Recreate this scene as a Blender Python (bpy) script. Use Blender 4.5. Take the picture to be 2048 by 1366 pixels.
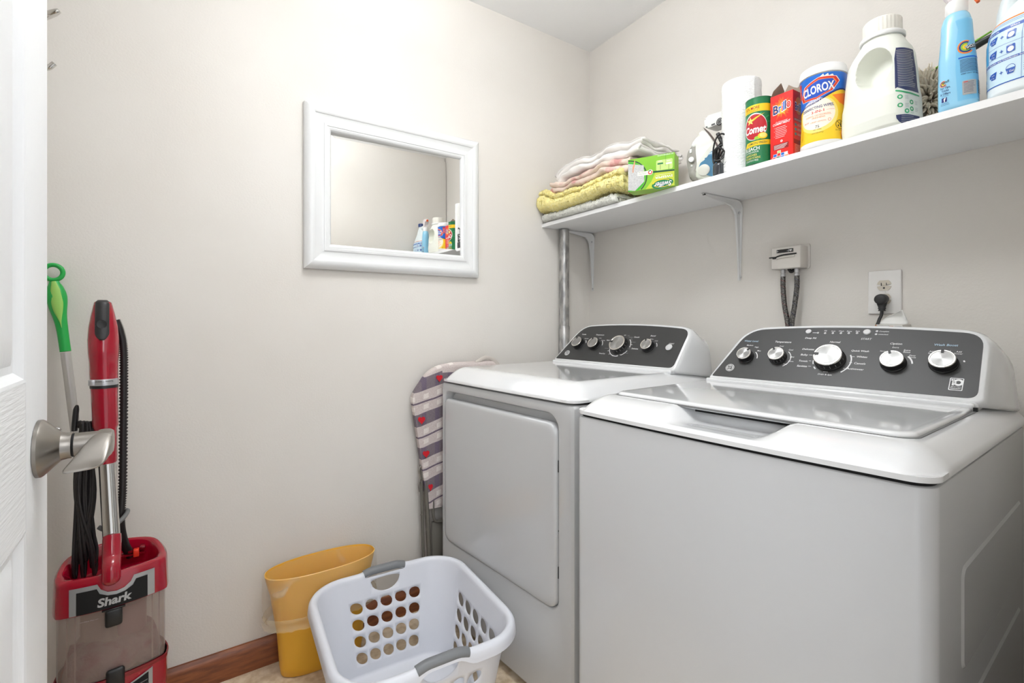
import bpy, bmesh, math, random
from math import pi, sin, cos, radians as rad, sqrt
from mathutils import Vector as V, Matrix as M, noise
from mathutils.geometry import tessellate_polygon
random.seed(7)
for _o in list(bpy.data.objects): bpy.data.objects.remove(_o)
SC = bpy.context.scene
COL = SC.collection

# ---------------------------------------------------------------- camera
cam = bpy.data.cameras.new('camera'); cam.sensor_width = 36; cam.lens = 36*970/2048
cam.shift_y = -43/2048; cam.clip_start = 0.02
camo = bpy.data.objects.new('camera', cam); COL.objects.link(camo)
camo.location = (-1.70, -1.777, 1.13); camo.rotation_euler = (pi/2, 0, rad(-34.6018))
SC.camera = camo
# ---------------------------------------------------------------- world, lamps, exposure
w = bpy.data.worlds.new('world'); SC.world = w; w.use_nodes = True
w.node_tree.nodes['Background'].inputs[0].default_value = (0.93, 0.96, 1.0, 1)
w.node_tree.nodes['Background'].inputs[1].default_value = 1.0
def area(name, loc, target, sx, sy, power, col=(1, 1, 1)):
    l = bpy.data.lights.new(name, 'AREA'); l.shape = 'RECTANGLE'; l.size = sx; l.size_y = sy
    l.energy = power; l.color = col
    o = bpy.data.objects.new(name, l); COL.objects.link(o); o.location = loc
    d = V(target)-V(loc); o.rotation_euler = d.to_track_quat('-Z', 'Y').to_euler()
    return o
def globe(name, loc, radius, power, col):
    l = bpy.data.lights.new(name, 'POINT'); l.shadow_soft_size = radius; l.energy = power; l.color = col
    o = bpy.data.objects.new(name, l); COL.objects.link(o); o.location = loc
globe('ceiling_lamp', (-1.10, -0.90, 2.33), 0.11, 8.5, (0.965, 0.985, 1.0))
area('bounce_flash', (-1.20, -0.95, 2.20), (-1.20, -0.95, 3.0), 0.4, 0.4, 16, (0.965, 0.985, 1.0))
area('doorway_fill', (-2.0, -3.0, 2.0), (-1.1, -0.6, 1.2), 1.6, 1.2, 18, (0.97, 0.985, 1.0))  # added soft fill from behind the camera, no lamp known there
SC.view_settings.view_transform = 'Standard'; SC.view_settings.look = 'None'
SC.view_settings.exposure = 0.07; SC.view_settings.gamma = 1; SC.view_settings.use_curve_mapping = False

# ---------------------------------------------------------------- materials
def lin(c): return tuple(((x/255)/12.92 if x/255 <= 0.04045 else ((x/255+0.055)/1.055)**2.4) for x in c)+(1,)
MATS = {}
def mat(name, rgb, rough=0.5, metal=0.0, coat=0.0, bump=None, spec=0.5, alpha=1, noise_mix=None, trans=0, sss=0):
    if name in MATS: return MATS[name]
    m = bpy.data.materials.new(name); m.use_nodes = True; nt = m.node_tree; b = nt.nodes['Principled BSDF']
    b.inputs['Base Color'].default_value = lin(rgb); b.inputs['Roughness'].default_value = rough
    b.inputs['Metallic'].default_value = metal; b.inputs['Coat Weight'].default_value = coat
    b.inputs['Coat Roughness'].default_value = 0.08; b.inputs['Specular IOR Level'].default_value = spec
    b.inputs['Alpha'].default_value = alpha; b.inputs['Transmission Weight'].default_value = trans
    if sss: b.inputs['Subsurface Weight'].default_value = sss; b.inputs['Subsurface Radius'].default_value = (0.02, 0.02, 0.02)
    tc = None
    if bump or noise_mix:
        tc = nt.nodes.new('ShaderNodeTexCoord')
    if bump:      # (scale, strength, distance[, (sx,sy,sz)])
        n = nt.nodes.new('ShaderNodeTexNoise'); n.inputs['Scale'].default_value = bump[0]; n.inputs['Detail'].default_value = 4
        mp = nt.nodes.new('ShaderNodeMapping')
        if len(bump) > 3: mp.inputs['Scale'].default_value = bump[3]
        nt.links.new(tc.outputs['Object'], mp.inputs[0]); nt.links.new(mp.outputs[0], n.inputs['Vector'])
        bp = nt.nodes.new('ShaderNodeBump'); bp.inputs['Strength'].default_value = bump[1]; bp.inputs['Distance'].default_value = bump[2]
        nt.links.new(n.outputs[0], bp.inputs['Height']); nt.links.new(bp.outputs[0], b.inputs['Normal'])
    if noise_mix:  # (rgb2, scale, lo, hi[, (sx,sy,sz)])
        n = nt.nodes.new('ShaderNodeTexNoise'); n.inputs['Scale'].default_value = noise_mix[1]; n.inputs['Detail'].default_value = 6
        mp = nt.nodes.new('ShaderNodeMapping')
        if len(noise_mix) > 4: mp.inputs['Scale'].default_value = noise_mix[4]
        r = nt.nodes.new('ShaderNodeMapRange'); r.inputs[1].default_value = noise_mix[2]; r.inputs[2].default_value = noise_mix[3]
        mx = nt.nodes.new('ShaderNodeMix'); mx.data_type = 'RGBA'
        mx.inputs[6].default_value = lin(rgb); mx.inputs[7].default_value = lin(noise_mix[0])
        nt.links.new(tc.outputs['Object'], mp.inputs[0]); nt.links.new(mp.outputs[0], n.inputs['Vector'])
        nt.links.new(n.outputs[0], r.inputs[0]); nt.links.new(r.outputs[0], mx.inputs[0]); nt.links.new(mx.outputs[2], b.inputs['Base Color'])
    MATS[name] = m
    return m
def film(name, rgb, opacity, rough=0.15):
    """thin see-through plastic: part clear, part glossy coloured"""
    m = bpy.data.materials.new(name); m.use_nodes = True; nt = m.node_tree; b = nt.nodes['Principled BSDF']
    b.inputs['Base Color'].default_value = lin(rgb); b.inputs['Roughness'].default_value = rough
    t = nt.nodes.new('ShaderNodeBsdfTransparent'); x = nt.nodes.new('ShaderNodeMixShader'); x.inputs[0].default_value = opacity
    nt.links.new(t.outputs[0], x.inputs[1]); nt.links.new(b.outputs[0], x.inputs[2]); nt.links.new(x.outputs[0], nt.nodes['Material Output'].inputs[0])
    MATS[name] = m
    return m
def wrinkled_film(name, rgb, lo, hi):
    m = film(name, rgb, 0.1, 0.12); nt = m.node_tree
    tc = nt.nodes.new('ShaderNodeTexCoord'); n = nt.nodes.new('ShaderNodeTexNoise'); n.noise_type = 'RIDGED_MULTIFRACTAL' if hasattr(n, 'noise_type') else 'FBM'
    n.inputs['Scale'].default_value = 11; n.inputs['Detail'].default_value = 5; n.inputs['Distortion'].default_value = 1.2
    mp = nt.nodes.new('ShaderNodeMapping'); mp.inputs['Scale'].default_value = (1, 1, 0.8)
    r = nt.nodes.new('ShaderNodeMapRange'); r.inputs[1].default_value = 0.25; r.inputs[2].default_value = 1.1; r.inputs[3].default_value = lo; r.inputs[4].default_value = hi  # pale, denser streaks stand in for highlights on the creases
    nt.links.new(tc.outputs['Object'], mp.inputs[0]); nt.links.new(mp.outputs[0], n.inputs['Vector']); nt.links.new(n.outputs[0], r.inputs[0])
    x = [q for q in nt.nodes if q.type == 'MIX_SHADER'][0]; nt.links.new(r.outputs[0], x.inputs[0])
    bp = nt.nodes.new('ShaderNodeBump'); bp.inputs['Strength'].default_value = 0.8; bp.inputs['Distance'].default_value = 0.004; nt.links.new(n.outputs[0], bp.inputs['Height']); nt.links.new(bp.outputs[0], nt.nodes['Principled BSDF'].inputs['Normal'])
    return m
WALL = mat('wall_paint', (226, 222, 216), 0.75, bump=(170, 0.22, 0.002), noise_mix=((222, 217, 210), 2.5, 0.3, 0.7), spec=0.25)
CEIL = mat('ceiling_paint', (240, 240, 240), 0.9, bump=(120, 0.2, 0.002), spec=0.2)
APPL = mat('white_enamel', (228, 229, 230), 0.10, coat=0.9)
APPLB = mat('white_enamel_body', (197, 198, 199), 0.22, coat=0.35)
GREYP = mat('console_grey', (54, 54, 54), 0.42, bump=(900, 0.1, 0.0005))
BLACKP = mat('black_plastic', (24, 24, 25), 0.4)
BLACKG = mat('dark_gap', (10, 10, 11), 0.8)
CHROME = mat('chrome', (214, 212, 208), 0.12, metal=1)
STEEL = mat('brushed_nickel', (150, 145, 139), 0.3, metal=1, bump=(60, 0.08, 0.0006, (1, 1, 30)))
SILVER = mat('silver_plastic', (190, 190, 192), 0.3, metal=0.7)
DIAL = mat('brushed_dial', (160, 160, 159), 0.34, metal=1)
_t = DIAL.node_tree.nodes.new('ShaderNodeTangent'); _t.direction_type = 'RADIAL'; _t.axis = 'Z'
DIAL.node_tree.nodes['Principled BSDF'].inputs['Anisotropic'].default_value = 0.85; DIAL.node_tree.links.new(_t.outputs[0], DIAL.node_tree.nodes['Principled BSDF'].inputs['Tangent'])
WHITEP = mat('white_plastic', (233, 233, 231), 0.35)
PRINT = mat('print_white', (236, 236, 236), 0.5)
PRINTG = mat('print_grey', (175, 175, 175), 0.5)
PRINTB = mat('print_pale_blue', (170, 196, 214), 0.5)
SHELFM = mat('white_melamine', (240, 240, 240), 0.4)
RED = mat('vacuum_red', (160, 4, 36), 0.16, coat=0.6)
RED2 = mat('vacuum_dark_red', (128, 6, 24), 0.25, coat=0.3)
GREYPL = mat('grey_plastic', (112, 112, 112), 0.45)
DOORV = mat('door_paint_vertical_grain', (236, 237, 238), 0.5, bump=(28, 0.32, 0.002, (9, 9, 0.5)))
DOORH = mat('door_paint_horizontal_grain', (236, 237, 238), 0.5, bump=(28, 0.6, 0.002, (9, 0.6, 9)))
GALV = mat('galvanised_steel', (150, 150, 150), 0.4, metal=0.85, noise_mix=((196, 195, 193), 60, 0.42, 0.6, (1, 1, 0.3)))

# ---------------------------------------------------------------- mesh helpers
def finish(bm, angle=38):
    bmesh.ops.recalc_face_normals(bm, faces=bm.faces)
    for f in bm.faces: f.smooth = True
    for e in bm.edges:
        if len(e.link_faces) == 2:
            if e.calc_face_angle(0) > rad(angle): e.smooth = False
def obj(name, bm, m, parent=None, angle=38, recalc=True, T=None):
    if T is not None: bmesh.ops.transform(bm, matrix=T, verts=bm.verts)
    if recalc: finish(bm, angle)
    me = bpy.data.meshes.new(name); bm.to_mesh(me); bm.free()
    for x in (m if isinstance(m, (list, tuple)) else [m]): me.materials.append(x)
    o = bpy.data.objects.new(name, me); COL.objects.link(o)
    if parent: o.parent = parent
    return o
def nb(): return bmesh.new()
def thing(name, label, cat, loc=(0, 0, 0), rz=0, group=None):
    o = bpy.data.objects.new(name, None); COL.objects.link(o); o.location = loc; o.rotation_euler = (0, 0, rz)
    o.empty_display_size = 0.05
    o['label'] = label; o['category'] = cat
    if group: o['group'] = group
    return o
def tag(o, label=None, cat=None, group=None, kind=None):
    if label: o['label'] = label
    if cat: o['category'] = cat
    if group: o['group'] = group
    if kind: o['kind'] = kind
    return o
def struct(name, bm, m, parent=None, angle=38):
    o = obj(name, bm, m, parent, angle)
    o['kind'] = 'structure'
    return o
def box(bm, x0, x1, y0, y1, z0, z1, bev=0, seg=2):
    vs = [bm.verts.new((x, y, z)) for x in (x0, x1) for y in (y0, y1) for z in (z0, z1)]
    fs = [bm.faces.new([vs[i] for i in q]) for q in ((0, 1, 3, 2), (4, 6, 7, 5), (0, 4, 5, 1), (2, 3, 7, 6), (0, 2, 6, 4), (1, 5, 7, 3))]
    if bev:
        es = list({e for f in fs for e in f.edges})
        bmesh.ops.bevel(bm, geom=es, offset=bev, segments=seg, affect='EDGES', profile=0.5)
    return vs
def ring(bm, pts): return [bm.verts.new(p) for p in pts]
def bridge(bm, a, b, closed=True):
    n = len(a)
    for i in range(n if closed else n-1):
        j = (i+1) % n
        try: bm.faces.new((a[i], a[j], b[j], b[i]))
        except ValueError: pass
def loft(bm, rings, cap0=True, cap1=True):
    rs = [ring(bm, r) for r in rings]
    for a, b in zip(rs, rs[1:]): bridge(bm, a, b)
    if cap0: bm.faces.new(rs[0])
    if cap1: bm.faces.new(rs[-1])
    return rs
def basis(d):
    d = V(d).normalized(); u = V((0, 0, 1)) if abs(d.z) < 0.9 else V((1, 0, 0))
    x = u.cross(d).normalized(); y = d.cross(x)
    return x, y, d
def lathe(bm, prof, o=(0, 0, 0), axis=(0, 0, 1), seg=32, sx=1, sy=1):
    """prof: (radius, distance along axis)"""
    x, y, d = basis(axis); o = V(o)
    if V(axis).normalized().z > 0.99: x, y = V((1, 0, 0)), V((0, 1, 0))
    rs = []
    for r, h in prof:
        rs.append(ring(bm, [o+d*h+x*(r*sx*cos(2*pi*k/seg))+y*(r*sy*sin(2*pi*k/seg)) for k in range(seg)]))
    for a, b in zip(rs, rs[1:]): bridge(bm, a, b)
    if prof[0][0] > 1e-5: bm.faces.new(rs[0])
    if prof[-1][0] > 1e-5: bm.faces.new(rs[-1])
    bmesh.ops.remove_doubles(bm, verts=[v for r in rs for v in r], dist=1e-6)
def spline(pts, n=8):
    """Catmull-Rom through pts"""
    P = [V(p) for p in pts]; out = []
    for i in range(len(P)-1):
        a = P[i-1] if i else P[0]*2-P[1]; b, c = P[i], P[i+1]; d = P[i+2] if i+2 < len(P) else P[-1]*2-P[-2]
        for k in range(n):
            t = k/n
            out.append(0.5*((2*b)+(c-a)*t+(2*a-5*b+4*c-d)*t*t+(3*b-3*c+d-a)*t**3))
    out.append(P[-1]); return out
def tube(bm, pts, r, seg=10, flat=1.0, closed=False, up=None):
    P = [V(p) for p in pts]; n = len(P); rs = []
    nrm = None
    for i, p in enumerate(P):
        if closed: t = (P[(i+1) % n]-P[i-1]).normalized()
        else: t = (P[min(i+1, n-1)]-P[max(i-1, 0)]).normalized()
        if nrm is None:
            h = V(up) if up else (V((0, 0, 1)) if abs(t.z) < 0.9 else V((1, 0, 0)))
            nrm = (h-t*h.dot(t)).normalized()
        else: nrm = (nrm-t*nrm.dot(t)).normalized()
        b = t.cross(nrm); rr = r[i] if isinstance(r, (list, tuple)) else r
        rs.append(ring(bm, [p+nrm*(rr*cos(2*pi*k/seg)*flat)+b*(rr*sin(2*pi*k/seg)) for k in range(seg)]))
    for a, b in zip(rs, rs[1:]): bridge(bm, a, b)
    if closed: bridge(bm, rs[-1], rs[0])
    else: bm.faces.new(rs[0]); bm.faces.new(rs[-1])
def rrect(x0, x1, y0, y1, r, n=6, bulge=0):
    """rounded rectangle outline, counter-clockwise; r scalar or 4 radii (x0y0, x1y0, x1y1, x0y1)"""
    R = r if isinstance(r, (list, tuple)) else (r,)*4
    out = []
    for (cx, cy, rr, a0) in ((x0+R[0], y0+R[0], R[0], 180), (x1-R[1], y0+R[1], R[1], 270), (x1-R[2], y1-R[2], R[2], 0), (x0+R[3], y1-R[3], R[3], 90)):
        for k in range(n+1):
            a = rad(a0+90*k/n); out.append([cx+rr*cos(a), cy+rr*sin(a)])
    if bulge:
        o2 = []
        k = n
        for i, p in enumerate(out):
            o2.append(p)
            if i == k:      # along the front edge, between the first two corners
                q = out[i+1]
                for j in range(1, 12):
                    t = j/12; o2.append([p[0]+(q[0]-p[0])*t, p[1]+(q[1]-p[1])*t])
        out = o2
        for p in out:
            if p[1] < y0+max(R[0], R[1])+1e-6:
                t = (p[0]-x0)/(x1-x0)*2-1; p[1] -= bulge*(1-t*t)
    return [tuple(p) for p in out]
def prism(bm, pts, lo, hi, axis='y', bev=0, seg=2):
    f = {'y': lambda a, b, h: (a, h, b), 'z': lambda a, b, h: (a, b, h), 'x': lambda a, b, h: (h, a, b)}[axis]
    A = ring(bm, [f(a, b, lo) for a, b in pts]); B = ring(bm, [f(a, b, hi) for a, b in pts])
    fa = bm.faces.new(A); fb = bm.faces.new(B); bridge(bm, A, B)
    if bev:
        bmesh.ops.bevel(bm, geom=list({e for q in (fa, fb) for e in q.edges}), offset=bev, segments=seg, affect='EDGES', profile=0.5)
def sm(a, b, x):
    t = min(1, max(0, (x-a)/(b-a))) if a != b else (1.0 if x >= a else 0.0)
    return t*t*(3-2*t)

# ---------------------------------------------------------------- flat print on surfaces
_glyph = {}
def glyphs(s, bold=0, shear=0):
    key = (s, bold, shear)
    if key not in _glyph:
        c = bpy.data.curves.new('t', 'FONT'); c.body = s; c.size = 1; c.offset = bold; c.shear = shear; c.resolution_u = 3
        o = bpy.data.objects.new('t', c); me = o.to_mesh()
        vs = [(v.co.x, v.co.y) for v in me.vertices]; fs = [tuple(p.vertices) for p in me.polygons]
        o.to_mesh_clear(); bpy.data.objects.remove(o); bpy.data.curves.remove(c)
        xs = [p[0] for p in vs] or [0, 1]
        _glyph[key] = ([(x-min(xs), y) for x, y in vs], fs, max(xs)-min(xs))
    return _glyph[key]
class Print:
    """collects flat shapes in label coordinates and lays them on a surface: f(x, y) -> (point, normal)"""
    def __init__(s, f, maxlen=0.02, lift=0.0003):
        s.f, s.maxlen, s.lift, s.bm, s.mats, s.lay = f, maxlen, lift, bmesh.new(), [], bmesh.new()
        s.L = s.bm.verts.layers.float.new('lift')
    def mi(s, m):
        if m not in s.mats: s.mats.append(m)
        return s.mats.index(m)
    def tris(s, vs, fs, m, layer=1):
        V_ = [s.bm.verts.new((x, y, 0)) for x, y in vs]
        for v in V_: v[s.L] = layer
        k = s.mi(m)
        for f in fs:
            try: q = s.bm.faces.new([V_[i] for i in f]); q.material_index = k
            except ValueError: pass
    def poly(s, pts, m, layer=1, holes=()):
        loops = [[V((x, y, 0)) for x, y in pts]]+[[V((x, y, 0)) for x, y in h] for h in holes]
        flat = [(p.x, p.y) for l in loops for p in l]
        t = tessellate_polygon(loops)
        s.tris(flat, t, m, layer); return s
    def rect(s, x0, x1, y0, y1, m, layer=1, skew=0):
        return s.poly([(x0, y0), (x1, y0+skew), (x1, y1+skew), (x0, y1)], m, layer)
    def rr(s, x0, x1, y0, y1, r, m, layer=1): return s.poly(rrect(x0, x1, y0, y1, r, 4), m, layer)
    def ell(s, cx, cy, rx, ry, m, layer=1, n=28, rot=0):
        return s.poly([(cx+rx*cos(2*pi*k/n)*cos(rot)-ry*sin(2*pi*k/n)*sin(rot), cy+rx*cos(2*pi*k/n)*sin(rot)+ry*sin(2*pi*k/n)*cos(rot)) for k in range(n)], m, layer)
    def arc(s, cx, cy, r0, r1, a0, a1, m, layer=1, n=16, ky=1.0):
        A = [rad(a0+(a1-a0)*k/n) for k in range(n+1)]
        vs = [(cx+r0*cos(a), cy+ky*r0*sin(a)) for a in A]+[(cx+r1*cos(a), cy+ky*r1*sin(a)) for a in A]
        s.tris(vs, [(k, k+1, n+2+k, n+1+k) for k in range(n)], m, layer); return s
    def text(s, t, x, y, w, m, layer=2, h=None, bold=0.0, shear=0, rot=0, arch=0, flip=False):
        """baseline starts at x, y; w = printed width; h = height factor (default: proportional)"""
        vs, fs, W0 = glyphs(t, bold, shear)
        k = w/W0; ky = k if h is None else h/0.72
        out = []
        for a, b in vs:
            X, Y = a*k, b*ky
            if arch: Y += arch*(1-(2*a/W0-1)**2)
            if flip: X, Y = -X, -Y
            out.append((x+X*cos(rot)-Y*sin(rot), y+X*sin(rot)+Y*cos(rot)))
        s.tris(out, fs, m, layer); return s
    def lines(s, x, y, w, n, dy, m, layer=1, th=0.0006, jitter=0.25, slope=0):
        for i in range(n):
            ww = w*(1-jitter*random.random())
            s.rect(x, x+ww, y-i*dy, y-i*dy+th, m, layer, skew=slope*ww)
        return s
    def build(s, name, parent):
        bm = s.bm
        bmesh.ops.triangulate(bm, faces=bm.faces)
        for _ in range(7):
            es = [e for e in bm.edges if e.calc_length() > s.maxlen]
            if not es: break
            bmesh.ops.subdivide_edges(bm, edges=es, cuts=1)
            bmesh.ops.triangulate(bm, faces=[f for f in bm.faces if len(f.verts) > 3])
        for v in bm.verts:
            p, n = s.f(v.co.x, v.co.y)
            v.co = V(p)+V(n)*(s.lift*(0.5+v[s.L]))
        for f in bm.faces: f.smooth = False
        # face outwards
        return obj(name, bm, s.mats, parent, recalc=False)
def cylmap(r, a0=0):
    """label wrapped on an upright cylinder; x = arc length from the side facing -y turned by a0"""
    def f(x, y):
        rr = r(y) if callable(r) else r
        a = x/(r(0.1) if callable(r) else r)+a0
        return (rr*sin(a), -rr*cos(a), y), (sin(a), -cos(a), 0)
    return f
def planemap(o, ex, ey):
    o, ex, ey = V(o), V(ex).normalized(), V(ey).normalized(); n = ex.cross(ey)
    return lambda x, y: (o+ex*x+ey*y, n)

# ---------------------------------------------------------------- frames of the right wall
WD = V((-0.0314, -0.99951, 0)).normalized()      # along the shelf wall, away from the corner
ND = V((WD.y, -WD.x, 0))                          # out of it, into the room
RWA = math.atan2(WD.y, WD.x)
def rwp(u, n, z): return WD*u+ND*n+V((0, 0, z))
def rl(p, u0, n0, z0=0):
    """(u, n, z) on the shelf wall -> local coordinates of a thing standing at u0, n0, z0"""
    return V((p[0]-u0, -(p[1]-n0), p[2]-z0))
SH = 1.577                                        # top of the shelf

# ================================================================ setting
bm = nb(); box(bm, -2.45, 0.06, -1.80, 0.0, -0.05, 0)
FLOORM = mat('stone_vinyl', (206, 182, 148), 0.45, noise_mix=((236, 218, 192), 34, 0.36, 0.60), bump=(60, 0.15, 0.001))
_nt = FLOORM.node_tree
struct('floor', bm, FLOORM)
bm = nb(); box(bm, -2.45, 0.06, -1.80, 0.0, 2.47, 2.52); struct('ceiling', bm, CEIL)
bm = nb(); box(bm, -2.45, 0.12, 0, 0.08, -0.05, 2.52); struct('wall_back', bm, WALL)
bm = nb()
A = [rwp(0, 0, 0), rwp(1.83, 0, 0), rwp(1.83, -0.09, 0), rwp(-0.0, -0.09, 0)]
loft(bm, [[(p.x, p.y, z) for p in A] for z in (-0.05, 2.52)]); struct('wall_right', bm, WALL)
bm = nb(); box(bm, -2.53, -2.45, -1.80, 0.0, -0.05, 2.52); struct('wall_left', bm, WALL)
bm = nb(); box(bm, -1.04, -0.058, -1.80, -1.70, -0.05, 2.52); box(bm, -2.45, -1.90, -1.80, -1.70, -0.05, 2.52); box(bm, -1.90, -1.04, -1.80, -1.70, 2.06, 2.52)
struct('wall_front', bm, WALL)
WOOD = mat('stained_pine', (148, 86, 48), 0.45, coat=0.1, noise_mix=((112, 60, 34), 16, 0.35, 0.65, (1, 3, 6)), bump=(40, 0.25, 0.001, (1, 5, 8)))
bm = nb()
prof = [(0, 0), (-0.017, 0), (-0.017, 0.068), (-0.014, 0.076), (-0.006, 0.087), (0, 0.088)]
loft(bm, [[(x, y-0.0003, z+0.0005) for y, z in prof] for x in (-2.45, -0.045)]); struct('baseboard_back', bm, WOOD)
bm = nb(); loft(bm, [[rwp(u, -y+0.0003, z+0.0005) for y, z in prof] for u in (0.02, 1.69)]); struct('baseboard_right', bm, WOOD)

# ---- door, swung open against the left
DX, DY0, DW = -1.852, -0.834, 0.813               # room face, latch edge, width
door = bpy.data.objects.new('door_1', None); COL.objects.link(door); door.location = (DX, DY0, 0.012); door['kind'] = 'structure'
door['label'] = 'open white six-panel door at the left with a nickel lever'
T_ = 0.035
STW, MUL = 0.12, 0.11
rails = [(0.0, 0.235), (0.86, 1.042), (1.61, 1.72), (1.925, 2.03)]
pans = [(0.235, 0.86), (1.042, 1.61), (1.72, 1.925)]
def dbox(y0, y1, z0, z1, m, name, bev=0.0008):
    bm = nb(); box(bm, -T_, 0, -y1, -y0, z0, z1, bev, 1); o = obj(name, bm, m, door); return o
bm = nb(); box(bm, -T_, 0, -STW, 0, 0, 2.03, 0.003, 3); obj('stile', bm, DOORV, door)
dbox(DW-STW, DW, 0, 2.03, DOORV, 'stile')
pw = (DW-2*STW-MUL)/2
for z0, z1 in rails: dbox(STW, DW-STW, z0, z1, DOORH, 'rail')
for z0, z1 in pans: dbox(STW+pw, STW+pw+MUL, z0, z1, DOORV, 'mullion')
for z0, z1 in pans:
    for y0 in (STW, STW+pw+MUL):
        bm = nb()
        def rg(i, x): return [(x, -(y0+i), z0+i), (x, -(y0+pw-i), z0+i), (x, -(y0+pw-i), z1-i), (x, -(y0+i), z1-i)]
        loft(bm, [rg(0, -T_), rg(0, 0), rg(0.004, -0.001), rg(0.013, -0.009), rg(0.022, -0.009), rg(0.026, -0.0075), rg(0.05, -0.002), rg(0.054, -0.0015)])
        obj('raised_panel', bm, DOORV, door, angle=12)
lev = bpy.data.objects.new('door_handle', None); COL.objects.link(lev); lev.parent = door; lev.location = (0.0005, -0.061, 0.948)
lev['label'] = 'brushed nickel lever with a conical rose'
bm = nb(); lathe(bm, [(0.0, 0), (0.0375, 0), (0.0375, 0.004), (0.036, 0.0065), (0.0205, 0.0215), (0.0185, 0.0235), (0.0172, 0.030), (0.0172, 0.034), (0.0155, 0.0345), (0, 0.0345)], axis=(1, 0, 0), seg=56)
obj('rose', bm, STEEL, lev, angle=30)
bm = nb(); lathe(bm, [(0, 0.0345), (0.0130, 0.0345), (0.0130, 0.0365), (0.0158, 0.0367), (0.0158, 0.076), (0.0148, 0.0775), (0, 0.0775)], axis=(1, 0, 0), seg=40)
obj('spindle', bm, STEEL, lev, angle=30)
bm = nb(); box(bm, 0.0342, 0.0368, -0.0162, 0.0162, -0.0162, 0.0162)
bm.free(); bm = nb(); lathe(bm, [(0, 0.0340), (0.0157, 0.0341), (0.0157, 0.0366), (0, 0.0367)], axis=(1, 0, 0), seg=40); obj('seam_ring', bm, BLACKG, lev)
# lever paddle: sections marching back from the spindle, each a flattened bar (x lo, x hi, z lo, z hi)
bm = nb()
secs = [(0.012, 0.058, 0.077, -0.008, 0.016, 0.9), (-0.002, 0.056, 0.078, -0.015, 0.016, 0.5), (-0.018, 0.050, 0.0785, -0.018, 0.010, 0.3), (-0.030, 0.043, 0.077, -0.0205, 0.0, 0.2),
        (-0.045, 0.036, 0.0745, -0.022, -0.012, 0.1), (-0.056, 0.032, 0.072, -0.0232, -0.0185, 0.0), (-0.062, 0.033, 0.070, -0.0236, -0.0200, 0.0), (-0.064, 0.036, 0.067, -0.0230, -0.0212, 0)]
rgs = []
for y, x0, x1, z0, z1, _k in secs:
    n = 20; cx_, cz_ = (x0+x1)/2, (z0+z1)/2; a_, b_ = (x1-x0)/2, (z1-z0)/2; rr_ = []
    for k in range(n):
        t = 2*pi*k/n; c, s = cos(t), sin(t)
        e = 0.55
        rr_.append((cx_+a_*abs(c)**e*(1 if c > 0 else -1), y, cz_+b_*abs(s)**e*(1 if s > 0 else -1)+(0.004*((c+1)/2)**2 if y < -0.02 else 0)))
    rgs.append(rr_)
loft(bm, rgs); obj('lever', bm, mat('satin_nickel', (158, 153, 147), 0.38, metal=1), lev, angle=60)
bm = nb(); lathe(bm, [(0, 0), (0.0035, 0), (0.0035, 0.0015), (0.002, 0.002), (0, 0.002)], o=(0.018, 0.012, 0.021), axis=(0.6, 0.4, 0.7), seg=14); obj('screw', bm, CHROME, lev)

# ================================================================ mirror
MX0, MX1, MZ0, MZ1 = -1.345, -0.657, 1.307, 1.878
mir = thing('framed_mirror', 'rectangular mirror in a wide white frame hanging on the back wall', 'mirror', ((MX0+MX1)/2, -0.002, MZ0))
FRAMEM = mat('white_lacquer', (228, 229, 229), 0.25, coat=0.3)
FP = [(0, 0), (0, 0.014), (0.002, 0.019), (0.008, 0.026), (0.016, 0.030), (0.025, 0.031), (0.031, 0.029), (0.034, 0.0275), (0.0345, 0.0255), (0.040, 0.024), (0.050, 0.022), (0.060, 0.0225), (0.063, 0.0235), (0.0635, 0.0255), (0.069, 0.0265), (0.073, 0.0255), (0.0735, 0.0235), (0.079, 0.0235), (0.084, 0.021), (0.0875, 0.016), (0.088, 0.008), (0.088, 0)]
hw, H_ = (MX1-MX0)/2, MZ1-MZ0
def frame_side(k):
    def P(e, d, h):
        x0, x1, z0, z1 = -hw+d, hw-d, d, H_-d
        c = [(x0, -h, z0), (x1, -h, z0), (x1, -h, z1), (x0, -h, z1)]
        return c[(k+e) % 4]
    bm = nb(); loft(bm, [[P(0, d, h) for d, h in FP], [P(1, d, h) for d, h in FP]])
    g = 0.0003; ctr = [(0, 0.5*g), (-0.5*g, 0), (0, -0.5*g), (0.5*g, 0)]
    obj('frame_rail', bm, FRAMEM, mir, angle=25)
for k in range(4): frame_side(k)
MIR = mat('mirror_silver', (238, 238, 236), 0.012, metal=1)
bm = nb(); gi = 0.086
gy0, gy1 = 0.0099, 0.0102
def gr(i, y, tilt=0): return [(-hw+gi+i, -y, gi+i), (hw-gi-i, -y, gi+i), (hw-gi-i, -y, H_-gi-i), (-hw+gi+i, -y, H_-gi-i)]
r0, r1, r2 = ring(bm, gr(0, 0.004)), ring(bm, gr(0, gy0)), ring(bm, gr(0.024, gy1))
bridge(bm, r0, r1); bridge(bm, r1, r2); bm.faces.new(r2); bm.faces.new(r0)
bmesh.ops.recalc_face_normals(bm, faces=bm.faces)
gl = obj('mirror_glass', bm, MIR, mir, recalc=False)
gl.rotation_euler = (rad(-0.5), 0, rad(-1.5))

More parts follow.
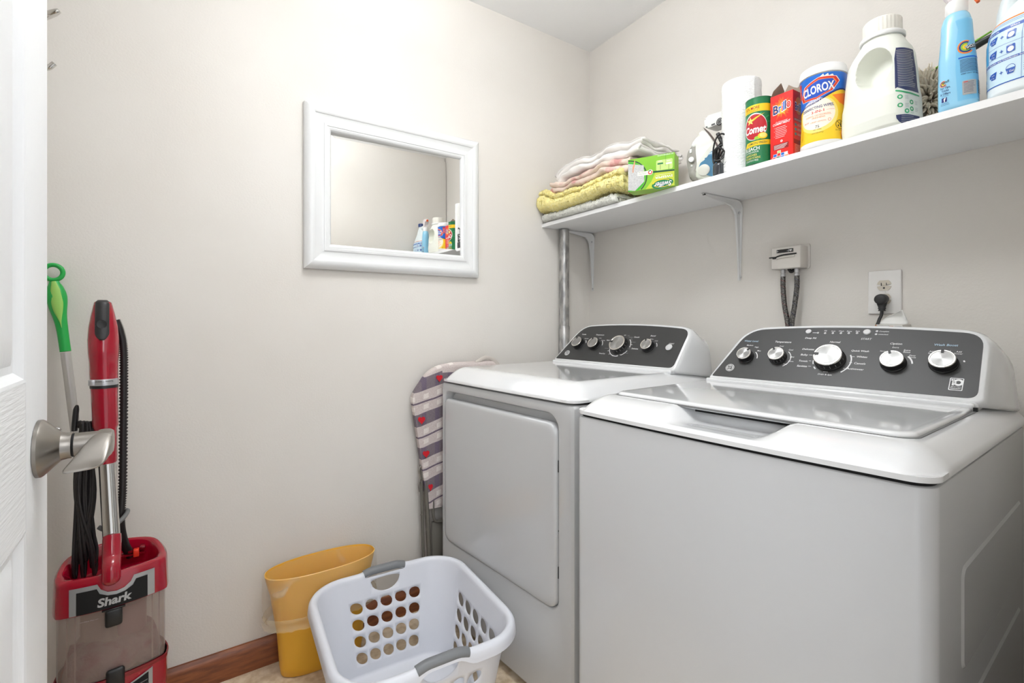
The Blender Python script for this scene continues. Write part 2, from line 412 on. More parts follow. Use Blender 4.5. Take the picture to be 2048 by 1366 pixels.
# ================================================================ coat hook behind the door
hk = thing('coat_hook', 'chrome double coat hook on the back wall, half hidden by the open door', 'hook', (-2.0, -0.001, 1.79))
bm = nb(); prism(bm, rrect(-0.011, 0.011, 0, 0.165, 0.011, 6), -0.005, 0, 'y', 0.0015); obj('hook_plate', bm, CHROME, hk)
bm = nb(); tube(bm, spline([(0, -0.003, 0.135), (0.008, -0.035, 0.128), (0.024, -0.062, 0.128), (0.040, -0.076, 0.134), (0.049, -0.08, 0.139)], 6), [0.006+0.004*sin(pi*k/24) for k in range(25)], 14, flat=0.75); obj('upper_prong', bm, CHROME, hk)
bm = nb(); tube(bm, spline([(0, -0.003, 0.03), (0.008, -0.030, 0.008), (0.022, -0.050, -0.004), (0.036, -0.055, 0.010)], 6), 0.0062, 14); obj('lower_prong', bm, CHROME, hk)

# ================================================================ pipe in the corner
pp = thing('vent_pipe', 'galvanised steel pipe rising in the corner up to the shelf', 'pipe', (-0.197, -0.031, 0))
bm = nb(); lathe(bm, [(0.024, 1.0), (0.024, 1.556), (0.0, 1.556)], seg=32); obj('upper_pipe', bm, GALV, pp)
bm = nb(); lathe(bm, [(0.0, 0.001), (0.0262, 0.001), (0.0262, 1.098), (0.0248, 1.102), (0.0241, 1.102)], seg=32); obj('lower_pipe', bm, GALV, pp)

# ================================================================ shelf and brackets
sh = thing('wall_shelf', 'long white shelf carrying cleaning supplies on two white brackets', 'shelf', rwp(0, 0, 1.56), RWA)
bm = nb()
loft(bm, [[(x, y, z) for (x, y) in ((0.001, -0.305), (1.72, -0.305), (1.72, -0.001), (0.001, -0.001))] for z in (0, 0.0165)])
obj('shelf_board', bm, SHELFM, sh)
BRK = mat('bracket_enamel', (222, 222, 221), 0.35)
def bracket(u, lean):
    br = bpy.data.objects.new('shelf_bracket', None); COL.objects.link(br); br.parent = sh; br.location = (u, 0, 0)
    # pressed steel: flange under the board, flange down the wall, a ribbed web between
    bm = nb(); n = 14
    hl, vl = 0.213, 0.287
    path = [(-hl, -0.002), (-0.06, -0.002), (-0.02, -0.006), (-0.004, -0.022), (-0.002, -0.06), (-0.002, -vl)]
    wdt = [0.007, 0.011, 0.013, 0.013, 0.012, 0.006]
    inner = [(-hl, -0.004), (-0.07, -0.021), (-0.045, -0.030), (-0.030, -0.045), (-0.021, -0.08), (-0.004, -vl)]
    rs = []
    for (a, b), (c, d), w_ in zip(path, inner, wdt):
        rs.append([(-w_, a, b), (-w_*0.45, a*0.8+c*0.2, b*0.8+d*0.2), (-w_*0.32, c, d), (w_*0.32, c, d), (w_*0.45, a*0.8+c*0.2, b*0.8+d*0.2), (w_, a, b)])
    P = []
    for i in range(len(rs)):
        P.append([V(q) for q in rs[i]])
    S = [spline([P[i][k] for i in range(len(P))], 5) for k in range(6)]
    loft(bm, [[S[k][i] for k in range(6)] for i in range(len(S[0]))])
    obj('bracket_arm', bm, BRK, br, angle=50)
    for (y, z) in ((-0.012, -0.045), (-0.006, -vl+0.012)):
        bm = nb(); lathe(bm, [(0.0, 0), (0.0042, 0), (0.0042, 0.002), (0.002, 0.0035), (0, 0.0035)], o=(0.008, y-0.002, z), axis=(0.3, -1, 0), seg=12); obj('screw', bm, SILVER, br)
    bm = nb(); box(bm, -0.004, 0.004, -hl+0.004, -hl+0.012, -0.0055, -0.0015); obj('slot', bm, BLACKG, br)
bracket(0.022, 0); bracket(0.800, 0)

# ================================================================ washing machine and dryer
MW, MD = 0.686, 0.690
FO, FE, FN = V((0, 0.487, 0.955)), V((0, 0.61, 0.7924)), V((0, -0.7924, 0.61))   # console face: origin, up, outwards
def fp(X, S, h=0): return V((X, 0, 0))+FO+FE*S+FN*h
def roundpoly(P, R, n=7):
    out = []
    for i, (p, r) in enumerate(zip(P, R)):
        a, b = V(P[i-1]+(0,)), V(P[(i+1) % len(P)]+(0,)); p = V(p+(0,))
        u, v = (a-p).normalized(), (b-p).normalized()
        for k in range(n+1):
            t = k/n; q0, q2 = p+u*r, p+v*r
            q = q0*(1-t)**2+p*2*t*(1-t)+q2*t*t; out.append((q.x, q.y))
    return out
def panel_outline(g, BL, BR, TR, TL, rs):
    P = [(BL[0]-g, BL[1]-g), (BR[0]+g, BR[1]-g), (TR[0]+g, TR[1]+g), (TL[0]-g, TL[1]+g)]
    p = roundpoly(P, rs); n = 8; out = []
    for i, q in enumerate(p):
        out.append(q)
        if i in (7, 23):        # long bottom and top edges
            r = p[i+1]
            for j in range(1, 16): out.append((q[0]+(r[0]-q[0])*j/16, q[1]+(r[1]-q[1])*j/16))
    mx = (TL[0]+TR[0])/2; hwid = (TR[0]-TL[0])/2+g
    return [(x, s+(0.014*max(0, 1-((x-mx)/hwid)**2)*sm(0.12, 0.18, s))) for x, s in out]
def shear(root, k):
    for c in root.children:
        if c.type == 'MESH' and c.location.length < 1e-9:
            for v in c.data.vertices: v.co.x += k*v.co.y
        else: c.location.x += k*c.location.y
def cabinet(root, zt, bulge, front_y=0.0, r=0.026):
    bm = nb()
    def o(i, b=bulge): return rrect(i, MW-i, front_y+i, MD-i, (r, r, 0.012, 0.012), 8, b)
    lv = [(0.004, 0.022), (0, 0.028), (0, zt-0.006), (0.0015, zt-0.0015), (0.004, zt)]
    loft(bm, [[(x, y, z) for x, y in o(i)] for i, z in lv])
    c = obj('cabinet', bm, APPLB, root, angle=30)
    bm = nb(); loft(bm, [[(x, y, z) for x, y in o(0.006)] for z in (zt-0.002, zt+0.012)]); obj('seam', bm, BLACKG, root)
    for x in (0.05, MW-0.05):
        for y in (0.07, MD-0.06):
            bm = nb(); lathe(bm, [(0, 0.0005), (0.022, 0.0005), (0.022, 0.012), (0.010, 0.014), (0.010, 0.024), (0, 0.024)], o=(x, y, 0), seg=20); obj('foot', bm, BLACKP, root)
    return c
def topcap(root, z0, z1, F, S, notch, bulge, zs):
    bm = nb()
    def lsp(a, b, n): return [a+(b-a)*i/n for i in range(n)]
    xs = lsp(0, 0.07, 16)+lsp(0.07, MW-0.07, 64)+lsp(MW-0.07, MW, 16)+[MW]
    ys = lsp(0, 0.02, 6)+lsp(0.02, 0.14, 30)+lsp(0.14, MD, 14)+[MD]
    R = 0.034; g = 0.0025
    def place(x, y, z):
        for cx, sx in ((R, -1), (MW-R, 1)):
            for cy, sy, rr in ((R, -1, R),):
                a, b = (x-cx)*sx/R, (y-cy)*sy/R
                if a > 0 and b > 0:
                    x = cx+sx*R*a*sqrt(1-b*b/2); y = cy+sy*R*b*sqrt(1-a*a/2)
        t = x/MW*2-1
        y -= bulge*(1-t*t)*(1-sm(0, 0.35, y))
        # slightly proud of the cabinet
        x = MW/2+(x-MW/2)*(1+2*g/MW); y = y-g*(1-sm(0, 0.3, y))
        return (x, y, z)
    def h(x, y):
        tf = max(0, 1-y/F); ts = max(0, 1-min(x, MW-x)/S); q = min(1, (tf**2.2+ts**2.2)**(1/2.2))
        z = z0+(z1-z0)*(1-q**1.9)
        if notch:
            wx = sm(notch[0], notch[0]+0.055, x)*(1-sm(notch[1]-0.055, notch[1], x)); wy = 1-sm(0.110, 0.128, y)
            zn = min(z, notch[2]-0.004*sm(0.03, 0.08, y)+0.003*sm(0.015, 0.0, y)*0)
            z = z+(zn-z)*wx*wy
        return z
    G = [[bm.verts.new(place(x, y, h(x, y))) for x in xs] for y in ys]
    for j in range(len(ys)-1):
        for i in range(len(xs)-1): bm.faces.new((G[j][i], G[j][i+1], G[j+1][i+1], G[j+1][i]))
    loop = G[0][:]+[r[-1] for r in G[1:]]+G[-1][-2::-1]+[r[0] for r in G[-2:0:-1]]
    lo = [bm.verts.new((v.co.x, v.co.y, zs)) for v in loop]; bridge(bm, loop, lo)
    lo2 = [bm.verts.new((MW/2+(v.co.x-MW/2)*0.985, MD/2+(v.co.y-MD/2)*0.985, zs-0.0005)) for v in lo]; bridge(bm, lo, lo2); bm.faces.new(lo2)
    return obj('top_cap', bm, APPL, root, angle=50)
def console(root, q, dark):
    BL, BR, TR, TL = q
    bm = nb()
    r_out = (0.012, 0.014, 0.050, 0.058); r_in = (0.006, 0.020, 0.034, 0.046)
    o1 = panel_outline(0.0095, BL, BR, TR, TL, r_out); o0 = panel_outline(0.0065, BL, BR, TR, TL, r_out); o2 = panel_outline(0.014, BL, BR, TR, TL, r_out)
    m = len(o1)
    rear = panel_outline(0.0, (0.012, 0), (MW-0.002, 0), (MW-0.018, 0.150), (0.055, 0.150), (0.01, 0.01, 0.06, 0.06))
    R0 = [fp(x, s, 0) for x, s in o0]; R1 = [fp(x, s, -0.003) for x, s in o1]
    R2 = [fp(x, s, -0.010)+V((0, 0.004, 0)) for x, s in o2]
    def rp(x, s, y): return V((x, y, 0.928+s*0.985))
    R4 = [rp(x, s, 0.655) for x, s in rear]; R5 = [V((MW/2+(p.x-MW/2)*0.985, 0.683, p.z-0.004)) for p in R4]
    R3 = [a.lerp(b, 0.5)+V((0, 0, 0.004*sm(0.98, 1.08, a.z))) for a, b in zip(R2, R4)]
    loft(bm, [R0, R1, R2, R3, R4, R5]); obj('console', bm, APPL, root, angle=50)
    bm = nb(); a = panel_outline(0, BL, BR, TR, TL, r_in)
    loft(bm, [[fp(x, s, -0.001) for x, s in a], [fp(x, s, 0.0007) for x, s in a]]); obj('control_panel', bm, dark, root)
def knob(root, c, R, H, ang, ticks=False):
    """R: radius of the metal face"""
    T = M.Translation(fp(c[0], c[1], 0.0008)) @ M(((1, 0, 0, 0), (0, FE.y, FN.y, 0), (0, FE.z, FN.z, 0), (0, 0, 0, 1)))
    bm = nb(); lathe(bm, [(0, 0), (R*1.10, 0), (R*1.10, H*0.12), (R*1.04, H*0.2), (R*1.0, H*0.86), (0, H*0.86)], seg=48)
    k = obj('knob', bm, BLACKP, root, angle=30); k.matrix_local = T
    bm = nb(); lathe(bm, [(0, H*0.82), (R, H*0.82), (R*1.0, H*0.94), (R*0.95, H), (R*0.86, H), (R*0.83, H*0.95), (0, H*0.95)], seg=48); obj('dial_rim', bm, CHROME, k, angle=30)
    bm = nb(); lathe(bm, [(0, H*0.94), (R*0.80, H*0.94), (R*0.80, H*0.98), (0, H*0.985)], seg=48); obj('dial_face', bm, DIAL, k, angle=30)
    bm = nb(); a = rad(ang)
    d = V((cos(a), sin(a), 0)); e = V((-sin(a), cos(a), 0)); w_ = R*0.085+0.0006
    loft(bm, [[d*R*s0+e*w_*t+V((0, 0, z)) for s0, t in ((0.62, -1), (1.01, -1), (1.01, 1), (0.62, 1))] for z in (H*0.9, H*1.03)]); obj('pointer', bm, BLACKP, k)
    if ticks:
        P = Print(lambda x, y: ((R*1.02*cos(x), R*1.02*sin(x), y), (cos(x), sin(x), 0)), 0.2)
        for i in range(9):
            t = rad(-140+i*22); P.rect(t, t+0.03, H*0.25, H*0.7, PRINTG, 1)
        P.build('tick_marks', k)
    return k
def face_print(root): return Print(lambda X, S: (fp(X, S, 0.0008), FN), 0.03, 0.00025)
def T2(P, s, l, r, m=PRINT, bold=0.012, shear=0.15, h=None): P.text(s, l[0], (l[1]+r[1])/2, r[0]-l[0], m, 2, h, bold, shear)
def emblem(root, c, r):
    """round maker's badge: silver ring, dark ground, script letters"""
    T = M.Translation(fp(c[0], c[1], 0.0008)) @ M(((1, 0, 0, 0), (0, FE.y, FN.y, 0), (0, FE.z, FN.z, 0), (0, 0, 0, 1)))
    bm = nb(); lathe(bm, [(0, 0), (r, 0), (r, 0.001), (r*0.95, 0.0016), (0, 0.0016)], seg=40); o = obj('badge', bm, mat('badge_silver', (205, 205, 205), 0.35), root); o.matrix_local = T
    P = Print(planemap((0, 0, 0.0016), (1, 0, 0), (0, 1, 0)), 0.05, 0.0001)
    P.arc(0, 0, r*0.76, r*0.84, 0, 360, BLACKP, 1, 32)
    for k in range(4):
        a = rad(45+90*k); P.ell(r*0.5*cos(a), r*0.5*sin(a), r*0.2, r*0.11, BLACKP, 1, 14, rot=a+0.9)
    P.ell(0, 0, r*0.52, r*0.46, BLACKP, 1, 24)
    P.text('GE', -r*0.42, -r*0.27, r*0.84, PRINT, 3, r*0.55, 0.01, 0.35)
    P.build('badge_lettering', o)

# ---- washer
wm = thing('washing_machine', 'white top-loading washing machine, nearer of the two machines, with a lid and five knobs', 'washing machine', (-0.886, -0.873, 0), rad(-86.1))
WF = 0.885
cabinet(wm, 0.894, 0.010)
topcap(wm, 0.909, 0.9435, 0.088, 0.050, (0.228, 0.478, 0.9155), 0.010, 0.9005)
LIDP = rrect(0.047, 0.641, 0.086, 0.478, (0.03, 0.03, 0.012, 0.012), 6, 0.004)
bm = nb()
def lidr(i, z): return [(x, y, z) for x, y in rrect(0.047+i, 0.641-i, 0.086+i, 0.478-i, (0.03-i*0.5, 0.03-i*0.5, 0.012, 0.012), 6, 0.004)]
loft(bm, [lidr(0.004, 0.9375), lidr(0.001, 0.9385), lidr(0, 0.941), lidr(0, 0.9455), lidr(0.002, 0.949), lidr(0.006, 0.9508), lidr(0.012, 0.9512)])
obj('lid', bm, APPL, wm, angle=60)
bm = nb(); loft(bm, [[(x, y, z) for x, y in rrect(0.043, 0.645, 0.082, 0.482, (0.03, 0.03, 0.012, 0.012), 6, 0.004)] for z in (0.9405, 0.9442)]); obj('lid_gasket', bm, mat('grey_gasket', (120, 120, 120), 0.6), wm)
bm = nb(); box(bm, 0.262, 0.452, 0.100, 0.108, 0.9305, 0.9385); obj('lid_gap_shade', bm, BLACKG, wm)  # black strip painting the shade below the lid's front edge
bm = nb(); box(bm, 0.055, 0.640, 0.480, 0.497, 0.940, 0.9585, 0.004, 3); box(bm, 0.058, 0.645, 0.492, 0.60, 0.940, 0.964, 0.006, 3); obj('hinge_strip', bm, APPL, wm)
bm = nb(); box(bm, 0.6405, 0.647, 0.472, 0.482, 0.944, 0.952); obj('hinge', bm, BLACKP, wm)
# pressed panel in the right side
bm = nb()
def sp(pts, x): return [(x, y, z) for y, z in pts]
for (y0, y1, z0, z1) in ((0.140, 0.636, 0.5815, 0.745), (0.140, 0.636, 0.20, 0.5175)):
    a = rrect(y0, y1, z0, z1, 0.02, 5); b = rrect(y0+0.005, y1-0.005, z0+0.005, z1-0.005, 0.016, 5); c = rrect(y0+0.012, y1-0.012, z0+0.012, z1-0.012, 0.012, 5)
    loft(bm, [sp(a, MW-0.0002), sp(b, MW+0.0030), sp(c, MW+0.0030)], cap0=False)
obj('side_pressing', bm, APPLB, wm, angle=20)
console(wm, ((0.0665, 0.0115), (0.6430, 0.0155), (0.6370, 0.181), (0.1260, 0.181)), GREYP)
KH = 0.024
for (a, b, R, ang, tk) in (((0.1253, 0.0855), (0.1658, 0.0881), None, 52, 0), ((0.2115, 0.0904), (0.2535, 0.093), None, 118, 1), ((0.3261, 0.0916), (0.3911, 0.0959), None, 178, 1), ((0.4671, 0.0918), (0.5136, 0.0951), None, 108, 0), ((0.5554, 0.0982), (0.6031, 0.1017), None, 92, 0)):
    knob(wm, ((a[0]+b[0])/2, (a[1]+b[1])/2-0.002), (b[0]-a[0])/2, KH if b[0]-a[0] > 0.06 else 0.021, ang, tk)
def button(root, c, r, m=SILVER):
    T = M.Translation(fp(c[0], c[1], 0.0008)) @ M(((1, 0, 0, 0), (0, FE.y, FN.y, 0), (0, FE.z, FN.z, 0), (0, 0, 0, 1)))
    bm = nb(); lathe(bm, [(0, 0), (r, 0), (r, 0.0025), (r*0.85, 0.0038), (0, 0.0042)], seg=32); o = obj('button', bm, m, root); o.matrix_local = T
BTN = mat('button_silver', (205, 205, 206), 0.35)
button(wm, (0.2881, 0.1789), 0.0072, BTN); button(wm, (0.422, 0.1807), 0.0082, BTN)
emblem(wm, (0.1114, 0.0436), 0.0125)
P = face_print(wm)
for s, l, r in (('Temperature', (0.2106, 0.1382), (0.2533, 0.1402)), ('Normal', (0.3465, 0.144), (0.3705, 0.1451)), ('Delicates', (0.2868, 0.1174), (0.3157, 0.1191)), ('Bulky', (0.2875, 0.0992), (0.305, 0.1004)),
                ('Towels', (0.288, 0.079), (0.3091, 0.0808)), ('Sanitize', (0.2872, 0.0626), (0.3117, 0.0643)), ('Drain & Spin', (0.3419, 0.0421), (0.3737, 0.0446)), ('Quick Wash', (0.3999, 0.1193), (0.4371, 0.1202)),
                ('Whites', (0.4149, 0.1019), (0.4368, 0.1026)), ('Casuals', (0.4133, 0.0817), (0.437, 0.0829)), ('Activewear', (0.4011, 0.064), (0.4369, 0.0666)), ('Deep Fill', (0.2845, 0.155), (0.312, 0.1555)),
                ('START', (0.4131, 0.1569), (0.4357, 0.1574)), ('Option', (0.4753, 0.1447), (0.4985, 0.1454))):
    T2(P, s, l, r)
for s, l, r in (('Water Level', (0.1237, 0.1378), (0.1639, 0.1395)), ('Wash Boost', (0.557, 0.1452), (0.5979, 0.1464))): T2(P, s, l, r, PRINTB)
for s, l, r in (('Fill', (0.3251, 0.1809), (0.3315, 0.181)), ('Soak', (0.342, 0.1807), (0.3515, 0.181)), ('Wash', (0.3591, 0.1811), (0.3706, 0.1814)), ('Rinse', (0.3774, 0.1811), (0.3886, 0.1813)), ('Spin', (0.3966, 0.1815), (0.4059, 0.1818)),
                ('Complete', (0.4471, 0.1823), (0.4667, 0.1823)), ('Unlocked', (0.4469, 0.1729), (0.4664, 0.173)), ('Medium', (0.1352, 0.1238), (0.1535, 0.1242)), ('High', (0.1599, 0.1183), (0.1707, 0.1183)), ('Max', (0.1709, 0.106), (0.1811, 0.1061)),
                ('Cold', (0.2266, 0.1253), (0.2371, 0.1253)), ('Cool', (0.2538, 0.1138), (0.2649, 0.1145)), ('Mild', (0.2632, 0.0906), (0.2734, 0.0914)), ('Warm', (0.2616, 0.0769), (0.275, 0.0775)), ('Hot', (0.2524, 0.0662), (0.2615, 0.067)),
                ('Extra', (0.4811, 0.1347), (0.4938, 0.1349)), ('Extra', (0.5043, 0.1277), (0.5167, 0.128)), ('Rinse', (0.504, 0.1222), (0.5172, 0.1226)), ('Deep', (0.5166, 0.1135), (0.5284, 0.1139)), ('Rinse', (0.5162, 0.1081), (0.5295, 0.1087)),
                ('None', (0.4591, 0.1225), (0.4697, 0.1232)), ('Add', (0.5505, 0.1274), (0.5605, 0.1276)), ('Soil', (0.5493, 0.1221), (0.5573, 0.1226)), ('Normal', (0.567, 0.1285), (0.587, 0.1298)), ('Add', (0.5963, 0.1291), (0.6059, 0.1293)), ('Power', (0.5933, 0.1237), (0.608, 0.1243))):
    T2(P, s, l, r, PRINT, 0.004)
for c in ((0.3286, 0.1756), (0.3467, 0.1761), (0.3651, 0.1766), (0.3828, 0.1771), (0.4009, 0.1776), (0.4418, 0.1846), (0.4416, 0.1752)):
    P.arc(c[0], c[1], 0.0011, 0.0026, 0, 360, PRINT, 1, 14)
a, b = (0.2982, 0.1759), (0.3094, 0.1762); P.rect(a[0], b[0], a[1]-0.0007, a[1]+0.0007, PRINT); P.arc(b[0]+0.002, b[1], 0.0009, 0.0024, 0, 360, PRINT, 1, 14)
def karc(l, r, k0, k1, a0, a1, w0=1.0):
    R = (r[0]-l[0])/2; cx, cy = (l[0]+r[0])/2+0.004, (l[1]+r[1])/2-0.005
    P.arc(cx, cy, R*k0, R*k1, a0, a1, PRINT, 1, 20)
# centres of the knob feet on the panel, and the bright arcs round them
for (l, r, k0, k1, a0, a1) in (((0.1253, 0.0855), (0.1658, 0.0881), 1.32, 1.42, 0, 50), ((0.2115, 0.0904), (0.2535, 0.093), 1.34, 1.43, -58, 52), ((0.3261, 0.0916), (0.3911, 0.0959), 1.28, 1.37, -50, 28),
                               ((0.3261, 0.0916), (0.3911, 0.0959), 1.22, 1.30, 183, 200), ((0.3261, 0.0916), (0.3911, 0.0959), 1.22, 1.32, 212, 224),
                               ((0.4671, 0.0918), (0.5136, 0.0951), 1.28, 1.42, 8, 50), ((0.5554, 0.0982), (0.6031, 0.1017), 1.26, 1.38, 18, 26)):
    karc(l, r, k0, k1, a0, a1)
for l, r in (((0.3076, 0.1026), (0.3158, 0.1032)), ((0.3117, 0.084), (0.3173, 0.0845)), ((0.314, 0.0671), (0.3206, 0.0677)), ((0.402, 0.1043), (0.4106, 0.105)), ((0.4024, 0.0856), (0.409, 0.0861)), ((0.3523, 0.0534), (0.3627, 0.0545)), ((0.3933, 0.0675), (0.3976, 0.068))):
    P.rect(l[0], r[0], l[1]-0.0005, l[1]+0.0005, PRINT)
# ten-year badge
a, b = (0.5952, 0.031), (0.6179, 0.0624)
P.rr(a[0], b[0], a[1], b[1], 0.002, PRINT, 1); P.rr(a[0]+0.0016, b[0]-0.0016, a[1]+0.0016, b[1]-0.0016, 0.001, GREYP, 2)
w_ = b[0]-a[0]; h_ = b[1]-a[1]
P.rect(a[0]+w_*0.12, a[0]+w_*0.30, a[1]+h_*0.75, a[1]+h_*0.90, PRINT, 3); P.rect(a[0]+w_*0.20, a[0]+w_*0.36, a[1]+h_*0.38, a[1]+h_*0.90, PRINT, 3)
P.arc(a[0]+w_*0.64, a[1]+h_*0.64, h_*0.13, h_*0.27, 0, 360, PRINT, 3, 24); P.rect(a[0]+w_*0.30, a[0]+w_*0.50, a[1]+h_*0.58, a[1]+h_*0.68, PRINT, 3)
P.text('YEAR', a[0]+w_*0.27, a[1]+h_*0.595, w_*0.14, GREYP, 4, h_*0.06)
P.text('LIMITED PARTS', a[0]+w_*0.14, a[1]+h_*0.25, w_*0.72, PRINT, 3, h_*0.07, 0.01)
P.text('WARRANTY', a[0]+w_*0.12, a[1]+h_*0.10, w_*0.76, PRINT, 3, h_*0.10, 0.02)
P.build('panel_lettering', wm)['kind'] = 'stuff'
shear(wm, 0.0384)

# ---- dryer
dr = thing('clothes_dryer', 'white clothes dryer with a square front door, between washer and mirror wall', 'dryer', (-0.873, -0.104, 0), rad(-85))
cabinet(dr, 0.893, 0, 0.034)
# front panel with the door pocket
bm = nb()
PR = (0.012, 0.012, 0.012, 0.012)
OUT = lambda i, y: [(x, y, z) for x, z in rrect(0.0005+i, MW-0.0005-i, 0.024+i, 0.894-i, 0.010, 9)]
INN = lambda i, y: [(x, y, z) for x, z in rrect(0.018+i, 0.630-i, 0.300+i, 0.868-i, (0.040, 0.040, 0.050, 0.034), 9)]
rgs = [OUT(0.001, 0.040), OUT(0, 0.012), OUT(0.002, 0.005), OUT(0.008, 0.001), OUT(0.012, 0.0), INN(0, 0.0), INN(0.002, 0.001), INN(0.005, 0.005), INN(0.009, 0.022), INN(0.013, 0.030)]
rs = [ring(bm, r) for r in rgs]
for a, b in zip(rs, rs[1:]): bridge(bm, a, b)
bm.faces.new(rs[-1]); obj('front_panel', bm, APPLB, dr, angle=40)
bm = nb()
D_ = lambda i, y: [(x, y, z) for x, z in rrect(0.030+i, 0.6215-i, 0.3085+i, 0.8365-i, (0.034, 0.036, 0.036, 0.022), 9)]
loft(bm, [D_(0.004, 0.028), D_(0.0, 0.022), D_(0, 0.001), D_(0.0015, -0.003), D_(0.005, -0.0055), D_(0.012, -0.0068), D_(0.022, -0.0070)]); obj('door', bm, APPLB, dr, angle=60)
for z in (0.70, 0.40):
    bm = nb(); box(bm, 0.6222, 0.6262, 0.002, 0.022, z, z+0.034, 0.001, 1); obj('hinge', bm, BLACKP, dr)
bm = nb(); box(bm, 0.6222, 0.6255, 0.004, 0.02, 0.532, 0.536); obj('screw', bm, BLACKP, dr)
topcap(dr, 0.908, 0.952, 0.080, 0.060, None, 0.004, 0.9005)
bm = nb(); box(bm, 0.085, 0.652, 0.478, 0.60, 0.945, 0.9615, 0.006, 3); obj('rear_strip', bm, APPL, dr)
console(dr, ((0.0885, 0.0145), (0.6480, 0.0145), (0.6490, 0.178), (0.1500, 0.182)), mat('dryer_console_grey', (52, 52, 52), 0.42, bump=(900, 0.1, 0.0005)))
for (a, b, ang) in (((0.1498, 0.094), (0.1997, 0.096), 108), ((0.2378, 0.0936), (0.2877, 0.0957), 112), ((0.3499, 0.0945), (0.4207, 0.0976), 172), ((0.4909, 0.097), (0.5378, 0.0991), 112)):
    knob(dr, ((a[0]+b[0])/2, (a[1]+b[1])/2-0.002), (b[0]-a[0])/2*0.97, 0.024 if b[0]-a[0] > 0.06 else 0.021, ang, b[0]-a[0] > 0.06)
button(dr, (0.5989, 0.0982), 0.0125, BTN); emblem(dr, (0.1373, 0.045), 0.0125)
P = face_print(dr)
for s, l, r in (('Tumble', (0.1639, 0.1405), (0.1873, 0.1403)), ('Temperature', (0.2411, 0.1403), (0.2834, 0.1405)), ('Normal', (0.3101, 0.1153), (0.3362, 0.1156)), ('OFF', (0.3815, 0.1431), (0.3909, 0.143)), ('Casuals', (0.432, 0.1351), (0.4565, 0.1352)),
                ('OFF', (0.4319, 0.0998), (0.4415, 0.0999)), ('Delicates', (0.4461, 0.0817), (0.4759, 0.0823)), ('Timed Dry', (0.3057, 0.0509), (0.3367, 0.0518)), ('OFF', (0.4064, 0.0514), (0.4165, 0.0517)), ('Sound', (0.502, 0.1433), (0.5238, 0.1433)), ('START', (0.592, 0.1115), (0.6132, 0.1118))):
    T2(P, s, l, r)
for s, l, r in (('Extended', (0.1908, 0.1201), (0.2115, 0.1201)), ('Low', (0.2674, 0.1249), (0.279, 0.1246)), ('No heat', (0.2835, 0.1142), (0.3031, 0.1142)), ('Medium', (0.5066, 0.1294), (0.5221, 0.1293)), ('Loud', (0.5299, 0.1222), (0.5424, 0.122)),
                ('20', (0.341, 0.0663), (0.3468, 0.0663)), ('30', (0.3539, 0.0515), (0.36, 0.0515)), ('40', (0.3739, 0.0451), (0.3799, 0.0452)), ('60', (0.3948, 0.0466), (0.4014, 0.0467))):
    T2(P, s, l, r, PRINT, 0.004)
for (l, r, k0, k1, a0, a1) in (((0.1498, 0.094), (0.1997, 0.096), 1.28, 1.38, 18, 45), ((0.2378, 0.0936), (0.2877, 0.0957), 1.28, 1.38, 5, 45), ((0.3499, 0.0945), (0.4207, 0.0976), 1.24, 1.31, -2, 50),
                               ((0.3499, 0.0945), (0.4207, 0.0976), 1.24, 1.31, -60, -22), ((0.3499, 0.0945), (0.4207, 0.0976), 1.24, 1.31, 195, 285), ((0.4909, 0.097), (0.5378, 0.0991), 1.28, 1.38, 10, 45)):
    karc(l, r, k0, k1, a0, a1)
for l, r in (((0.3985, 0.1433), (0.4089, 0.1432)), ((0.4076, 0.1368), (0.4273, 0.1367)), ((0.4185, 0.1309), (0.428, 0.1308)), ((0.4225, 0.1243), (0.4308, 0.1243)), ((0.4295, 0.1143), (0.4501, 0.1145)), ((0.4309, 0.091), (0.4415, 0.0912)), ((0.4316, 0.0837), (0.4422, 0.084)), ((0.4179, 0.0626), (0.4409, 0.0634)), ((0.3201, 0.0798), (0.3402, 0.0801))):
    P.rect(l[0], r[0], l[1]-0.0004, l[1]+0.0004, PRINTG)
P.build('panel_lettering', dr)['kind'] = 'stuff'
shear(dr, 0.0576)

